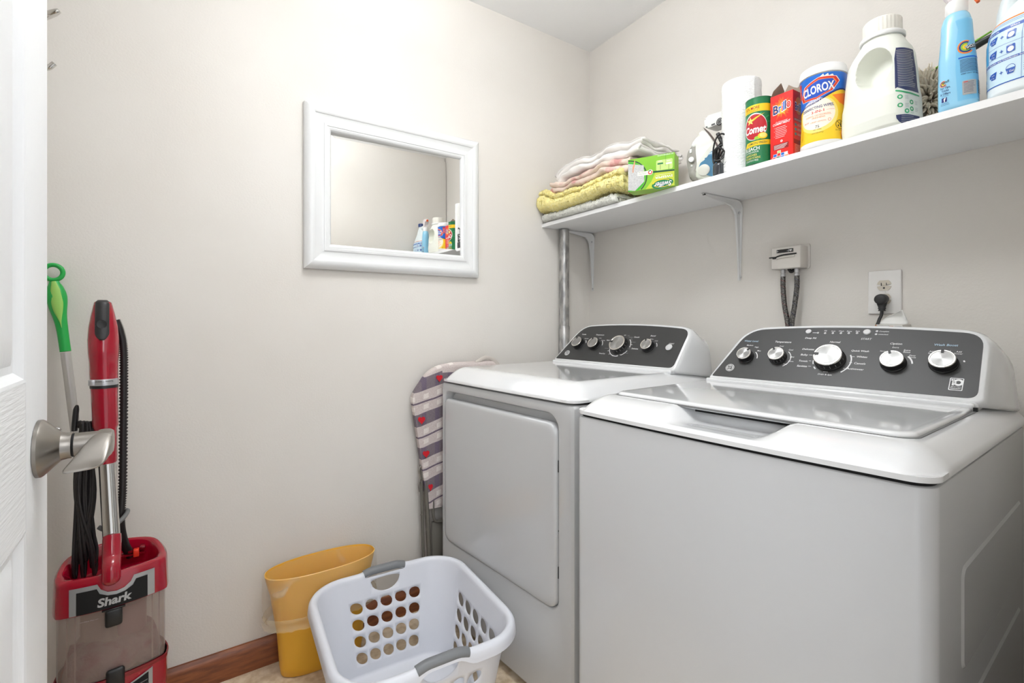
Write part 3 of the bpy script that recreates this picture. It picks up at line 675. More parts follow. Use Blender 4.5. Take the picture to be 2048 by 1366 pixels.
# ================================================================ things on the shelf
def on_shelf(name, label, cat, u, n, rot=0, z=SH, group=None):
    return thing(name, label, cat, rwp(u, n, z+0.0004), RWA+rot, group)
def sgn(x): return 1 if x >= 0 else -1
class Bottle:
    """upright moulded body; sec(z) -> (half width x, half depth y, exponent, centre x, centre y); dents pushed in"""
    def __init__(s, sec, dents=()): s.sec, s.dents = sec, dents
    def base(s, t, z):
        a, b, e, cx, cy = s.sec(z); c, q = cos(t), sin(t)
        return V((cx+a*sgn(c)*abs(c)**e, cy+b*sgn(q)*abs(q)**e, z))
    def nrm(s, t, z):
        d = 0.004; u = s.base(t+0.02, z)-s.base(t-0.02, z); v = s.base(t, z+d)-s.base(t, z-d)
        n = u.cross(v)
        return n.normalized() if n.length > 1e-9 else V((0, 0, 1))
    def P(s, t, z):
        p = s.base(t, z)
        for (x0, z0, rx, rz, dep, side, pw) in s.dents:
            if p.y*side > 0:
                q = ((p.x-x0)/rx)**2+((z-z0)/rz)**2
                if q < 1: p.y -= side*dep*(1-q**pw)
        return p
    def build(s, name, z0, z1, m, parent, n=72, nz=60, cap=0.004, zs=None):
        bm = nb(); zs = zs or [z0+(z1-z0)*i/nz for i in range(nz+1)]
        rings = [[s.P(2*pi*k/n, z) for k in range(n)] for z in zs]
        b = [V((s.sec(z0)[3]+(p.x-s.sec(z0)[3])*0.93, s.sec(z0)[4]+(p.y-s.sec(z0)[4])*0.93, z0-cap)) for p in rings[0]]
        loft(bm, [b]+rings); return obj(name, bm, m, parent, angle=70)
    def map(s, t0, ref=None):
        z_ = ref or 0.1
        N = 240; L = [0]; ts = [t0+2*pi*i/N for i in range(N+1)]
        for i in range(N): L.append(L[-1]+(s.base(ts[i+1], z_)-s.base(ts[i], z_)).length)
        def f(x, y):
            x = x % L[-1]; lo = 0; hi = N
            while hi-lo > 1:
                m_ = (lo+hi)//2
                if L[m_] <= x: lo = m_
                else: hi = m_
            t = ts[lo]+(ts[hi]-ts[lo])*(x-L[lo])/(L[hi]-L[lo]+1e-12)
            return s.P(t, y), s.nrm(t, y)
        return f
def lerpt(tab, z):
    if z <= tab[0][0]: return tab[0][1:]
    for a, b in zip(tab, tab[1:]):
        if z <= b[0]:
            t = (z-a[0])/(b[0]-a[0]); t = t*t*(3-2*t) if False else t
            return tuple(x+(y-x)*t for x, y in zip(a[1:], b[1:]))
    return tab[-1][1:]
FRONT = -pi/2
YEL = mat('print_yellow', (246, 205, 30), 0.35); BLU = mat('print_blue', (0, 104, 205), 0.3); DBL = mat('print_dark_blue', (22, 34, 110), 0.4)
REDP = mat('print_red', (222, 44, 30), 0.35); ORG = mat('print_orange', (250, 130, 30), 0.4); GRN = mat('print_green', (10, 120, 70), 0.35)
CRM = mat('print_cream', (247, 238, 222), 0.4); LYEL = mat('print_pale_yellow', (250, 226, 120), 0.4); DGRN = mat('print_dark_green', (8, 72, 46), 0.4)
LIM = mat('print_lime', (150, 200, 50), 0.4); LLIM = mat('print_pale_lime', (196, 220, 130), 0.4); DRED = mat('print_dark_red', (150, 16, 18), 0.4)

# ---- folded linens
def cloth(root, name, m, x0, x1, yf, yb, z0, L, t, seed, amp=0.008, freq=9, fluff=0.0, zoff=None, nx=90, per=26, xin=0.0, label=None):
    rnd = random.Random(seed)
    path = []
    fr = [yf-rnd.uniform(-0.010, 0.006) for _ in range(L+1)]; bk = [yb-rnd.uniform(-0.008, 0.012) for _ in range(L+1)]
    for k in range(L):
        z = z0+t*(k+0.5); a, b = (bk[k], fr[k]) if k % 2 == 0 else (fr[k], bk[k])
        for i in range(per+1): path.append((a+(b-a)*i/per, z))
        if k < L-1:
            s = sgn(b-a)
            for j in range(1, 6):
                an = pi*j/6; path.append((b+s*t*0.5*sin(an), z+t*0.5-t*0.5*cos(an)))
    n = len(path); hw_ = t*0.46
    A, B = [], []
    for i, (y, z) in enumerate(path):
        y0_, z0_ = path[max(i-1, 0)]; y1_, z1_ = path[min(i+1, n-1)]
        l = math.hypot(y1_-y0_, z1_-z0_) or 1; ny, nz_ = -(z1_-z0_)/l, (y1_-y0_)/l
        tp = min(1, 0.35+min(i, n-1-i)*0.25)
        A.append((y+ny*hw_*tp, z+nz_*hw_*tp)); B.append((y-ny*hw_*tp, z-nz_*hw_*tp))
    R = A+B[::-1]
    bm = nb(); G = []
    for j in range(nx+1):
        x = x0+(x1-x0)*j/nx; col = []
        e = min(j, nx-j)/nx
        for y, z in R:
            k_ = (z-z0)/t
            p = V((x, y, z))
            # ends of the layers do not line up
            if e < 0.25: p.x += (0.25-e)*4*0.012*noise.noise(V((k_*1.7, y*20, seed)))
            w_ = noise.noise_vector(V((p.x*freq+seed, p.y*freq, p.z*freq*1.5)))
            w2 = noise.noise_vector(V((p.x*freq*2.7, p.y*freq*2.7+seed, p.z*freq*3)))
            p += V((w_.x*amp*0.7, w_.y*amp, w_.z*amp*1.1))+w2*amp*0.35
            if zoff: p.z += zoff(x, y, z)
            if fluff:
                q = V((x, y, z))*210; f2 = noise.noise_vector(q+V((seed, 0, 0))); f3 = noise.noise_vector(V((x, y, z))*75)
                p += f2*fluff+f3*fluff*0.9
            p.z = max(p.z, 0.0015)
            col.append(bm.verts.new(p))
        G.append(col)
    for a, b in zip(G, G[1:]): bridge(bm, a, b)
    m_ = len(R)
    for col in (G[0], G[-1]):
        for i in range(n-1):
            try: bm.faces.new((col[i], col[i+1], col[m_-2-i], col[m_-1-i]))
            except ValueError: pass
    return obj(name, bm, m, root, angle=180)
def tufts(o, n, ln, seed):
    rnd = random.Random(seed); me = o.data; bm = nb(); P_ = me.polygons
    for _ in range(n):
        f = P_[rnd.randrange(len(P_))]; c = V(f.center); nm = V(f.normal)
        if c.y > -0.16: continue
        d = (nm+V((rnd.uniform(-1, 1), rnd.uniform(-1, 1), rnd.uniform(-1.2, 0.6)))*0.8).normalized(); x, y, _d = basis(d); l = ln*rnd.uniform(0.6, 1.3); r = ln*0.28
        b = [bm.verts.new(c-d*0.001+x*r*cos(a)+y*r*sin(a)) for a in (0, 2.1, 4.2)]; m_ = [bm.verts.new(c+d*l*0.55+x*r*0.9*cos(a)+y*r*0.9*sin(a)) for a in (0.4, 2.5, 4.6)]; t = bm.verts.new(c+d*l+V((0, 0, -l*0.25)))
        for i in range(3): bm.faces.new((b[i], b[(i+1) % 3], m_[(i+1) % 3], m_[i])); bm.faces.new((m_[i], m_[(i+1) % 3], t))
    for v in bm.verts: v.co.z = max(v.co.z, 0.0008)
    q = obj('terry_pile', bm, me.materials[0], o.parent, angle=180); q['kind'] = 'stuff'
def linen(name, label, cat): return on_shelf(name, label, cat, 0, 0, group=None)
FL_Y = mat('yellow_terry', (246, 232, 152), 0.95, noise_mix=((248, 238, 176), 90, 0.35, 0.65), spec=0.1)
FL_G = mat('grey_terry', (222, 222, 214), 0.95, noise_mix=((228, 228, 220), 90, 0.35, 0.65), spec=0.1)
CL_W = mat('white_cotton', (242, 238, 234), 0.9, bump=(900, 0.15, 0.001), spec=0.15)
FLO = mat('floral_cotton', (226, 206, 192), 0.9, noise_mix=((206, 150, 145), 16, 0.50, 0.62), spec=0.15)
_nt = FLO.node_tree
def curl(x, y, z): return 0.042*sm(0.14, 0.02, x)*sm(0.0, 0.09, z)
t_ = linen('grey_towel', 'pale grey fluffy towel at the bottom of the linen pile', 'towel')
_c = cloth(t_, 'towel_fold', FL_G, 0.03, 0.50, -0.312, -0.05, 0.001, 2, 0.0165, 3, 0.005, 12, 0.0042, nx=200, per=50)
tufts(_c, 16000, 0.0050, 4)
def zy(x, y, z): return 0.012*sm(0.30, 0.46, x)+curl(x, y, z)
t_ = linen('yellow_towel', 'fluffy pale yellow towel folded in the linen pile', 'towel')
_c = cloth(t_, 'towel_fold', FL_Y, 0.015, 0.535, -0.320, -0.05, 0.036, 3, 0.025, 11, 0.008, 10, 0.0045, zy, nx=230, per=60)
tufts(_c, 42000, 0.0052, 5)
def zf(x, y, z): return 0.012*sm(0.30, 0.40, x)-0.022*sm(0.42, 0.56, x)+0.012*sm(0.12, 0.05, x)
t_ = linen('floral_sheet', 'crumpled pink and cream patterned sheet between yellow towel and white sheet', 'sheet')
cloth(t_, 'sheet_fold', FLO, 0.085, 0.56, -0.300, -0.06, 0.118, 4, 0.0105, 23, 0.012, 13, 0, zf, nx=100)
def zw(x, y, z): return 0.010*sm(0.1, 0.3, x)-0.016*sm(0.45, 0.64, x)-0.02*sm(0.17, 0.11, x)
t_ = linen('white_sheet', 'rumpled white sheet on top of the linen pile', 'sheet')
cloth(t_, 'sheet_fold', CL_W, 0.115, 0.600, -0.290, -0.06, 0.164, 4, 0.0145, 41, 0.015, 11, 0, zw, nx=110)

# ---- green refill box standing upside down
BXW, BXD, BXH = 0.157, 0.060, 0.111
bx = thing('refill_box', 'green cardboard box of sweeper cloths standing upside down beside the linens', 'box', rwp(0.626, 0.385, SH+0.0004), RWA+math.atan2(0.068, 0.141))
bm = nb(); box(bm, 0, BXW, 0, BXD, 0, BXH, 0.0008, 1); obj('carton', bm, LIM, bx)
P = Print(lambda x, z: ((x, 0, z), (0, -1, 0)), 0.1, 0.00012)
def g(cx, cy):
    t = (cx-215)/1255; bot = 1130-165*t; top = 232-92*t
    return (max(0, t*BXW), max(0, min(BXH, (bot-cy)/(bot-top)*BXH)))
GR2 = mat('print_mid_green', (122, 190, 36), 0.4); GR3 = mat('print_bright_green', (60, 176, 40), 0.4)
P.poly([g(215, 232), g(1470, 140), g(1470, 965), g(215, 1130)], mat('print_box_green', (128, 190, 46), 0.35), 0)
P.poly([g(700, 1065), g(860, 860), g(960, 640), g(1470, 600), g(1470, 965)], mat('print_olive', (190, 205, 60), 0.35), 1)
def curve_pts(c, rx, rz, a0, a1, n=14): return [(max(0, c[0]+rx*cos(rad(a0+(a1-a0)*k/n))), min(BXH, max(0, c[1]+rz*sin(rad(a0+(a1-a0)*k/n))))) for k in range(n+1)]
c0 = (-0.005, 0.045)
P.poly(curve_pts(c0, 0.072, 0.064, -44, 88)+curve_pts(c0, 0.068, 0.060, 88, -44), DGRN, 2)
P.poly([(0, 0.0)]+curve_pts(c0, 0.066, 0.058, -50, 88)+[(0, BXH*0.95)], GR3, 1)
CLOTHP = mat('print_cloth_picture', (205, 205, 203), 0.6, noise_mix=((150, 150, 150), 500, 0.5, 0.6, (1, 1, 2.2)))
P.poly([g(215, 345), g(650, 415), g(670, 850), g(410, 1105), g(215, 1095)], CLOTHP, 3)
P.poly([g(400, 232), g(412, 300), g(405, 400), g(375, 500), g(365, 605), g(335, 590), g(345, 440), g(385, 300)], mat('print_tan', (214, 150, 116), 0.5), 5)
P.poly([g(480, 590), g(800, 570), g(800, 680), g(480, 695)], CRM, 4); c = g(830, 612); P.ell(c[0], c[1], 0.009, 0.0092, CRM, 5); P.arc(c[0], c[1], 0.004, 0.0075, 150, 400, REDP, 6, 16); P.arc(c[0], c[1], 0.004, 0.0075, 60, 150, GRN, 6, 8)
P.lines(g(505, 640)[0], g(505, 640)[1]+0.003, 0.028, 2, 0.006, GRN, 5, 0.001)
P.poly([g(905, 590), g(1470, 565), g(1470, 605), g(905, 632)], DGRN, 4)
a = g(990, 585); b = g(1425, 285); P.rr(a[0], b[0], a[1], b[1], 0.004, LLIM, 3)
for cx in (1100, 1325):
    a = g(cx-75, 430); b = g(cx+75, 385); P.rect(a[0], b[0], a[1], a[1]+0.005, GRN if cx == 1100 else PRINT, 4); a = g(cx, 560); P.rect(a[0]-0.0005, a[0]+0.0005, a[1], a[1]+0.017, BLACKP, 4)
    a = g(cx-55, 340); P.lines(a[0], a[1], 0.014, 2, 0.0025, PRINT, 4, 0.001)
c = g(1425, 690); P.text('SWEEPER', c[0], c[1], 0.058, PRINT, 5, 0.0075, 0.015, flip=True)
a = g(1420, 660); P.lines(a[0]-0.055, a[1], 0.052, 1, 0.003, CRM, 5, 0.0009)
a = g(1150, 900); P.ell(a[0]+0.001, a[1]-0.003, 0.036, 0.0155, GRN, 4, rot=0.10); P.arc(a[0], a[1]-0.001, 0.028, 0.0325, 40, 175, YEL, 5, 20, 0.42); P.arc(a[0], a[1]-0.001, 0.028, 0.032, 215, 345, YEL, 5, 20, 0.42)
for lay, dx, mm_ in ((6, 0.0005, DBL), (7, 0, PRINT)):
    c = g(1400, 830); P.text('Swiffer', c[0]+dx, c[1]-dx-0.001, 0.059, mm_, lay, 0.017, 0.03 if lay == 6 else 0.014, 0.25, flip=True, rot=0.02)
a = g(1445, 165); P.text('DRY SWEEPING CLOTHS', a[0], a[1]+0.001, 0.052, PRINT, 5, 0.0035, 0.01, flip=True)
P.build('box_printing', bx)
bm = nb(); box(bm, 0.128, 0.1285, -0.0006, 0.0002, 0.07, BXH); obj('tear_line', bm, DGRN, bx)

# ---- steam iron standing on its heel
IU, IN_ = 0.828, 0.165
ir = on_shelf('steam_iron', 'white, grey and blue steam iron standing on its heel', 'iron', IU-0.016, IN_, rad(24))
def ipts(L): return [((p[0]-IU)*0.96, max(0.0, p[2]-SH)) for p in L]
def slab(name, pts, w, m, bev, parent=ir, y0=0.0, n=5):
    s = spline([(a, b, 0) for a, b in pts]+[(pts[0][0], pts[0][1], 0)], n)[:-1]
    bm = nb(); prism(bm, [(p.x, p.y) for p in s], y0-w, y0+w, 'y', bev, 3); return obj(name, bm, m, parent, angle=50)
nI = IN_+0.03
body = ipts([(0.8004, 0.205, 1.774), (0.8196, 0.205, 1.7509), (0.844, 0.205, 1.7067), (0.8624, 0.205, 1.647), (0.866, 0.205, 1.605), (0.7768, 0.205, 1.612), (0.7768, 0.205, 1.6617), (0.7729, 0.205, 1.7144), (0.7768, 0.205, 1.7544)])
slab('body_shell', body, 0.040, mat('iron_white', (226, 226, 216), 0.35), 0.010)
sole = ipts([(0.7985, 0.205, 1.7798), (0.8234, 0.205, 1.7531), (0.8496, 0.205, 1.7066), (0.8696, 0.205, 1.645), (0.875, 0.205, 1.5995), (0.8678, 0.205, 1.6013), (0.8624, 0.205, 1.647), (0.844, 0.205, 1.705), (0.8196, 0.205, 1.7493)])
slab('soleplate', sole, 0.046, mat('iron_soleplate', (84, 70, 66), 0.4, metal=0.4), 0.002)
hnd = ipts([(0.7768, 0.205, 1.7269), (0.7588, 0.205, 1.7289), (0.7425, 0.205, 1.7111), (0.7384, 0.205, 1.6808), (0.7445, 0.205, 1.6443), (0.7507, 0.205, 1.6166), (0.7768, 0.205, 1.6086), (0.7768, 0.205, 1.6617)])
slab('handle', hnd, 0.024, mat('iron_grey', (140, 136, 128), 0.45), 0.007)
nose = ipts([(0.8004, 0.205, 1.7757), (0.7828, 0.205, 1.7662), (0.7649, 0.205, 1.7495), (0.7527, 0.205, 1.7307), (0.7768, 0.205, 1.7183), (0.7828, 0.205, 1.7456)])
slab('spray_nose', nose, 0.022, WHITEP, 0.005)
tank = ipts([(0.7881, 0.215, 1.6604), (0.8076, 0.215, 1.6719), (0.8229, 0.215, 1.6927), (0.8323, 0.215, 1.6933), (0.8453, 0.215, 1.6746), (0.8564, 0.215, 1.6386), (0.8564, 0.215, 1.6025), (0.7881, 0.215, 1.6298)])
slab('water_tank', tank, 0.0432, mat('iron_blue', (74, 132, 168), 0.2, coat=0.4), 0.004)
def disc(parent, name, p, r, h, m, ax=(0, -1, 0), seg=32):
    bm = nb(); lathe(bm, [(0, 0), (r, 0), (r, h*0.8), (r*0.9, h), (0, h)], o=p, axis=ax, seg=seg); return obj(name, bm, m, parent)
q = rl((0.8018, 0.215, 1.6347), IU, IN_, SH); disc(ir, 'temperature_dial', (q.x*0.96, -0.0425, max(q.z, 0.02)), 0.019, 0.004, mat('iron_dial', (214, 212, 202), 0.4))
q = rl((0.7527, 0.205, 1.6821), IU, IN_, SH); disc(ir, 'steam_knob', (q.x*0.96+0.003, -0.022, q.z), 0.0095, 0.010, WHITEP)
q = rl((0.7527, 0.205, 1.7116), IU, IN_, SH); bm = nb(); q.x *= 0.96; box(bm, q.x-0.004, q.x+0.004, -0.0265, -0.022, q.z-0.006, q.z+0.008, 0.0015); obj('button', bm, WHITEP, ir)
q = rl((0.7527, 0.205, 1.6613), IU, IN_, SH); disc(ir, 'button', (q.x*0.96+0.003, -0.023, q.z), 0.0035, 0.003, WHITEP)

# ---- hand steamer behind the iron, with its cord
SU, SN = 0.905, 0.115
st = on_shelf('garment_steamer', 'white hand steamer with a round power button and bundled black cord, behind the iron', 'steamer', SU, SN)
def sp3(p): return rl(p, SU, SN, SH)
hd = [sp3(p) for p in ((0.7613, 0.125, 1.8358), (0.7753, 0.125, 1.8433), (0.8218, 0.125, 1.8407), (0.8698, 0.125, 1.8353), (0.877, 0.125, 1.8026), (0.8218, 0.125, 1.8012), (0.7772, 0.125, 1.8004), (0.7653, 0.125, 1.8079))]
bm = nb(); s_ = spline([(p.x, p.z, 0) for p in hd]+[(hd[0].x, hd[0].z, 0)], 5)[:-1]; prism(bm, [(p.x, p.y) for p in s_], -0.036, 0.02, 'y', 0.008, 3); obj('steamer_head', bm, WHITEP, st, angle=50)
top = [sp3(p) for p in ((0.7633, 0.125, 1.8369), (0.7753, 0.125, 1.8468), (0.8218, 0.125, 1.8459), (0.8734, 0.125, 1.839))]
bm = nb(); tube(bm, spline([(p.x, -0.008, p.z) for p in top], 5), 0.005, 8, flat=0.6); obj('head_gasket', bm, BLACKP, st)
q = sp3((0.8225, 0.15, 1.8066)); disc(st, 'power_button', (q.x, -0.0355, q.z), 0.0125, 0.002, BLACKP)
P = Print(lambda x, z: ((q.x+x, -0.0375, q.z+z), (0, -1, 0)), 0.05, 0.0001); P.arc(0, 0, 0.0075, 0.0095, 0, 360, PRINTG, 1, 24); P.arc(0, 0, 0.0035, 0.0048, 120, 420, PRINTG, 1, 18); P.rect(-0.0006, 0.0006, 0.001, 0.006, PRINTG, 1); P.build('power_symbol', st)
q2 = sp3((0.7985, 0.15, 1.8053)); bm = nb(); box(bm, q2.x-0.008, q2.x+0.006, -0.0368, -0.0355, q2.z-0.003, q2.z+0.003, 0.001); obj('indicator_lamp', bm, GREYPL, st)
nk = [sp3(p) for p in ((0.8065, 0.125, 1.7925), (0.8293, 0.125, 1.7438), (0.8293, 0.125, 1.6786), (0.8065, 0.125, 1.6416))]
bm = nb(); tube(bm, spline([(p.x+0.004, 0.045, max(0.02, p.z)) for p in nk], 5), 0.017, 14); obj('grip', bm, BLACKP, st)
b0, b1 = rl((0.8848, 0.29, 1.5944), SU, SN, SH), rl((0.9165, 0.27, 1.5974), SU, SN, SH)
bm = nb(); box(bm, b0.x, b1.x, -0.172, -0.128, 0.0, 0.046, 0.010, 3); obj('water_base', bm, mat('smoked_plastic', (52, 54, 60), 0.15, coat=0.5), st)
bm = nb(); rc = random.Random(5); q = rl((0.9077, 0.28, 1.6323), SU, SN, SH)
for k in range(9):
    a0 = rc.uniform(-0.5, 0.5); cx, cz = q.x+rc.uniform(-0.008, 0.006), 0.072+rc.uniform(-0.012, 0.018); rx, rz = 0.017+rc.uniform(0, 0.010), 0.020+rc.uniform(-0.004, 0.026)
    cz = max(cz, rz+0.004)
    tube(bm, [(cx+rx*cos(2*pi*i/28+a0)+0.3*rz*sin(2*pi*i/28), -0.150-0.0042*(k-5)*0.9+0.005*sin(4*pi*i/28+k), cz+rz*sin(2*pi*i/28)) for i in range(28)], 0.0026, 7, closed=True)
e0, e1, e2, e3 = (rl(p, SU, SN, SH) for p in ((0.8924, 0.26, 1.7194), (0.9064, 0.26, 1.6882), (0.9185, 0.26, 1.661), (0.9114, 0.27, 1.6378)))
tube(bm, spline([(p.x, -0.150, p.z) for p in (e0, e1, e2, e3)], 5), [0.0032+0.003*(k < 6) for k in range(16)], 8)
obj('power_cord', bm, mat('cord_black', (30, 27, 28), 0.5), st)

# ---- paper towel roll
pt = on_shelf('paper_towel_roll', 'white embossed paper towel roll standing between steamer and cleanser can', 'paper towel', 0.945, 0.222)
PTM = mat('paper_towel', (240, 240, 239), 0.95, bump=(10, 0.1, 0.001), spec=0.1)
_nt = PTM.node_tree; _b = _nt.nodes['Principled BSDF']; _tc = _nt.nodes.new('ShaderNodeTexCoord'); _v = _nt.nodes.new('ShaderNodeTexVoronoi'); _v.inputs['Scale'].default_value = 200
_m = _nt.nodes.new('ShaderNodeMapping'); _m.inputs['Scale'].default_value = (1, 1, 1.4); _bp = _nt.nodes.new('ShaderNodeBump'); _bp.inputs['Strength'].default_value = 0.45; _bp.inputs['Distance'].default_value = 0.0034
_nt.links.new(_tc.outputs['Object'], _m.inputs[0]); _nt.links.new(_m.outputs[0], _v.inputs['Vector']); _nt.links.new(_v.outputs[0], _bp.inputs['Height']); _nt.links.new(_bp.outputs[0], _b.inputs['Normal'])
bm = nb(); prf = [(0.021, 0.001), (0.055, 0.001), (0.0565, 0.003)]+[(0.0565-0.0006*sin(i*1.9), 0.003+0.281*i/30) for i in range(31)]+[(0.055, 0.288), (0.021, 0.288), (0.0205, 0.2), (0.0205, 0.002)]
lathe(bm, prf, seg=72); obj('paper', bm, PTM, pt, angle=50)
bm = nb(); lathe(bm, [(0.0205, 0.002), (0.0205, 0.2885), (0.0195, 0.2885), (0.0195, 0.002)], seg=32); obj('cardboard_core', bm, mat('cardboard', (160, 128, 96), 0.9), pt)
bm = nb(); loft(bm, [[((0.0565+h)*sin(a), -(0.0565+h)*cos(a), z) for a, h in ((rad(52), 0.0), (rad(60), 0.001), (rad(68), 0.003), (rad(68), 0.0038), (rad(60), 0.002), (rad(52), 0.0006))] for z in (0.002, 0.286)]); obj('loose_sheet', bm, PTM, pt)

# ---- scouring powder can
cc = on_shelf('cleanser_can', 'green cleanser can with a red oval label, in front of the paper roll', 'can', 1.0322, 0.272)
CR = 0.0365
bm = nb(); lathe(bm, [(0, 0.0), (CR-0.001, 0.0), (CR+0.0006, 0.001), (CR+0.0006, 0.0035), (CR, 0.004), (CR, 0.186), (CR+0.0006, 0.1865), (CR+0.0006, 0.1895), (CR-0.002, 0.190), (CR-0.002, 0.187), (0, 0.187)], seg=56); obj('can_body', bm, mat('can_green', (14, 112, 66), 0.3, coat=0.3), cc)
bm = nb(); lathe(bm, [(0, 0.1872), (CR-0.003, 0.1872), (CR-0.003, 0.1882), (0, 0.1884)], seg=40); obj('can_top', bm, SILVER, cc)
P = Print(cylmap(CR, rad(12)), 0.004, 0.00012)
P.rect(-CR*pi*0.98, CR*pi*0.98, 0.004, 0.186, mat('can_label_green', (16, 118, 70), 0.3), 0)
P.rect(-0.055, 0.055, 0.148, 0.169, YEL, 1, skew=0.0)
P.text('50% MORE', -0.030, 0.156, 0.042, DRED, 2, 0.0085, 0.012); P.text('CLEANING POWER', -0.028, 0.1505, 0.036, DRED, 2, 0.003)
for i in range(12):
    a = rad(20+i*26); P.poly([(0.004*cos(a), 0.108+0.004*sin(a)), (0.055*cos(a-0.03), 0.108+0.037*sin(a-0.03)), (0.055*cos(a+0.05), 0.108+0.037*sin(a+0.05))], mat('can_ray_green', (52, 160, 92), 0.3), 1)
P.ell(-0.002, 0.106, 0.034, 0.0385, PRINT, 2, 36); P.ell(-0.001, 0.105, 0.0322, 0.0360, mat('print_crimson', (190, 30, 44), 0.3), 3, 36)
st5 = [(0.012*(1 if i % 2 == 0 else 0.42)*cos(rad(90+36*i)) -0.013, 0.124+0.012*(1 if i % 2 == 0 else 0.42)*sin(rad(90+36*i))) for i in range(10)]
P.poly(st5, LYEL, 5); P.poly([(-0.012, 0.126), (0.026, 0.142), (-0.006, 0.122)], YEL, 4)
P.text('Comet', -0.031, 0.088, 0.060, PRINT, 6, 0.021, 0.035, 0.1)
P.ell(0.020, 0.077, 0.0125, 0.009, YEL, 7, 20); P.ell(0.021, 0.0785, 0.009, 0.0065, LYEL, 8, 20); P.ell(0.006, 0.072, 0.008, 0.005, LIM, 6, 16)
P.poly([(-0.034, 0.049), (-0.026, 0.063), (0.055, 0.067), (0.055, 0.053)], YEL, 2); P.text('LEMON FRESH', -0.020, 0.0545, 0.052, DGRN, 3, 0.006, 0.012, rot=0.03)
P.text('BLEACH', -0.032, 0.0385, 0.044, PRINT, 3, 0.010, 0.02); P.text('BLANQUEADOR', -0.030, 0.0315, 0.040, PRINT, 3, 0.005)
P.text('REMOVES', -0.029, 0.0225, 0.034, LYEL, 3, 0.006); P.text('TOUGH STAINS', -0.032, 0.0145, 0.046, LYEL, 3, 0.006); P.text('SCRATCH FREE', -0.029, 0.0075, 0.038, PRINT, 3, 0.005)
P.build('can_label', cc)

# ---- soap pad carton
sb = on_shelf('soap_pad_box', 'tall red and orange carton with its top flaps torn open, beside the cleanser can', 'box', 1.0725, 0.2855)
BW_, BD_, BH_ = 0.0615, 0.062, 0.181
REDB = mat('carton_red', (226, 32, 24), 0.35); KRAFT = mat('carton_inside', (150, 132, 116), 0.8)
bm = nb()
vs = [(0, 0), (BW_, 0), (BW_, BD_), (0, BD_)]
loft(bm, [[(x, y, 0) for x, y in vs], [(x, y, BH_) for x, y in vs], [(0.001+x*0.968, 0.001+y*0.968, BH_) for x, y in vs], [(0.001+x*0.968, 0.001+y*0.968, 0.06) for x, y in vs]]); obj('carton', bm, REDB, sb)
bm = nb(); prism(bm, [(0.0015, 0), (0.0600, 0), (0.058, 0.020), (0.046, 0.034), (0.040, 0.030), (0.030, 0.036), (0.014, 0.050), (0.004, 0.030)], 0, 0.0006, 'y')
o = obj('flap', bm, KRAFT, sb); o.location = (0, BD_-0.001, BH_); o.rotation_euler = (rad(-10), 0, 0)
bm = nb(); prism(bm, [(0, 0), (BD_-0.002, 0), (BD_-0.006, 0.030), (0.030, 0.046), (0.004, 0.018)], 0, 0.0006, 'y')
o = obj('flap', bm, KRAFT, sb); o.location = (0.0008, 0.001, BH_); o.rotation_euler = (rad(16), 0, rad(90))
P = Print(lambda x, z: ((x, 0, z), (0, -1, 0)), 0.1, 0.0001)
OR2 = mat('print_glow_orange', (248, 120, 26), 0.35); YL2 = mat('print_glow_yellow', (255, 190, 60), 0.35)
c = (BW_*0.5, 0.142)
def star(cx, cy, r0, r1, n, m, lay, ky=1.0, f=Print.poly):
    pts = []
    for i in range(n*2):
        a = pi*i/n; r = (r1*(0.75+0.25*sin(i*5.3)) if i % 2 == 0 else r0); pts.append((min(BW_-0.0005, max(0.0005, cx+r*cos(a))), min(BH_-0.001, cy+ky*r*sin(a))))
    f(P, pts, m, lay)
star(c[0], c[1], 0.022, 0.036, 22, mat('print_ray', (240, 84, 22), 0.35), 1); star(c[0], c[1], 0.017, 0.028, 20, OR2, 2); star(c[0], c[1]-0.004, 0.012, 0.020, 18, YL2, 3)
x0 = 0.008
for ch, wd, m_, dy in (('B', 0.014, DBL, 0), ('r', 0.007, BLU, 0.0012), ('i', 0.0032, REDP, 0.002), ('l', 0.0032, BLU, 0.003), ('l', 0.0032, DBL, 0.004), ('o', 0.011, REDP, 0.0055)):
    hh = 0.030 if ch in 'Bl' else 0.030
    P.text(ch, x0-0.0010, 0.128+dy*1.6, wd+0.0020, PRINT, 4, 0.0255 if ch != 'o' else 0.026, 0.05); P.text(ch, x0, 0.1288+dy*1.6, wd, m_, 5, 0.024, 0.02); x0 += wd+0.0012
P.text('Our Environmental', 0.015, 0.1035, 0.032, PRINT, 2, 0.0035, 0, 0.2); P.text('COMMITMENT', 0.007, 0.0965, 0.048, PRINT, 2, 0.0062, 0.02, 0.2)
for k in range(7): P.lines(0.014, 0.089-k*0.0047, 0.032, 1, 0.003, PRINT, 2, 0.0010)
for k in (0, 2, 5): P.rect(0.0105, 0.0117, 0.0889-k*0.0047, 0.0901-k*0.0047, PRINT, 2)
P.arc(0.031, 0.050, 0.0015, 0.0035, 0, 360, PRINT, 2, 6)
P.rect(0.008, 0.050, 0.028, 0.043, DRED, 1, skew=0.0); P.lines(0.010, 0.0395, 0.038, 4, 0.0032, PRINT, 2, 0.0011)
for k, (m_, x, z) in enumerate(((BLU, 0.013, 0.011), (REDP, 0.024, 0.012), (BLU, 0.034, 0.011), (CRM, 0.043, 0.011), (REDP, 0.010, 0.003), (GRN, 0.022, 0.003), (BLU, 0.034, 0.003), (ORG, 0.045, 0.003), (LLIM, 0.024, 0.019))):
    P.rect(x-0.005, x+0.005, z-0.002, z+0.006, PRINT, 2); P.rect(x-0.0042, x+0.0042, z-0.0013, z+0.0052, m_, 3)
P.build('box_printing', sb)
P = Print(lambda y, z: ((BW_, y, z), (1, 0, 0)), 0.1, 0.0001)
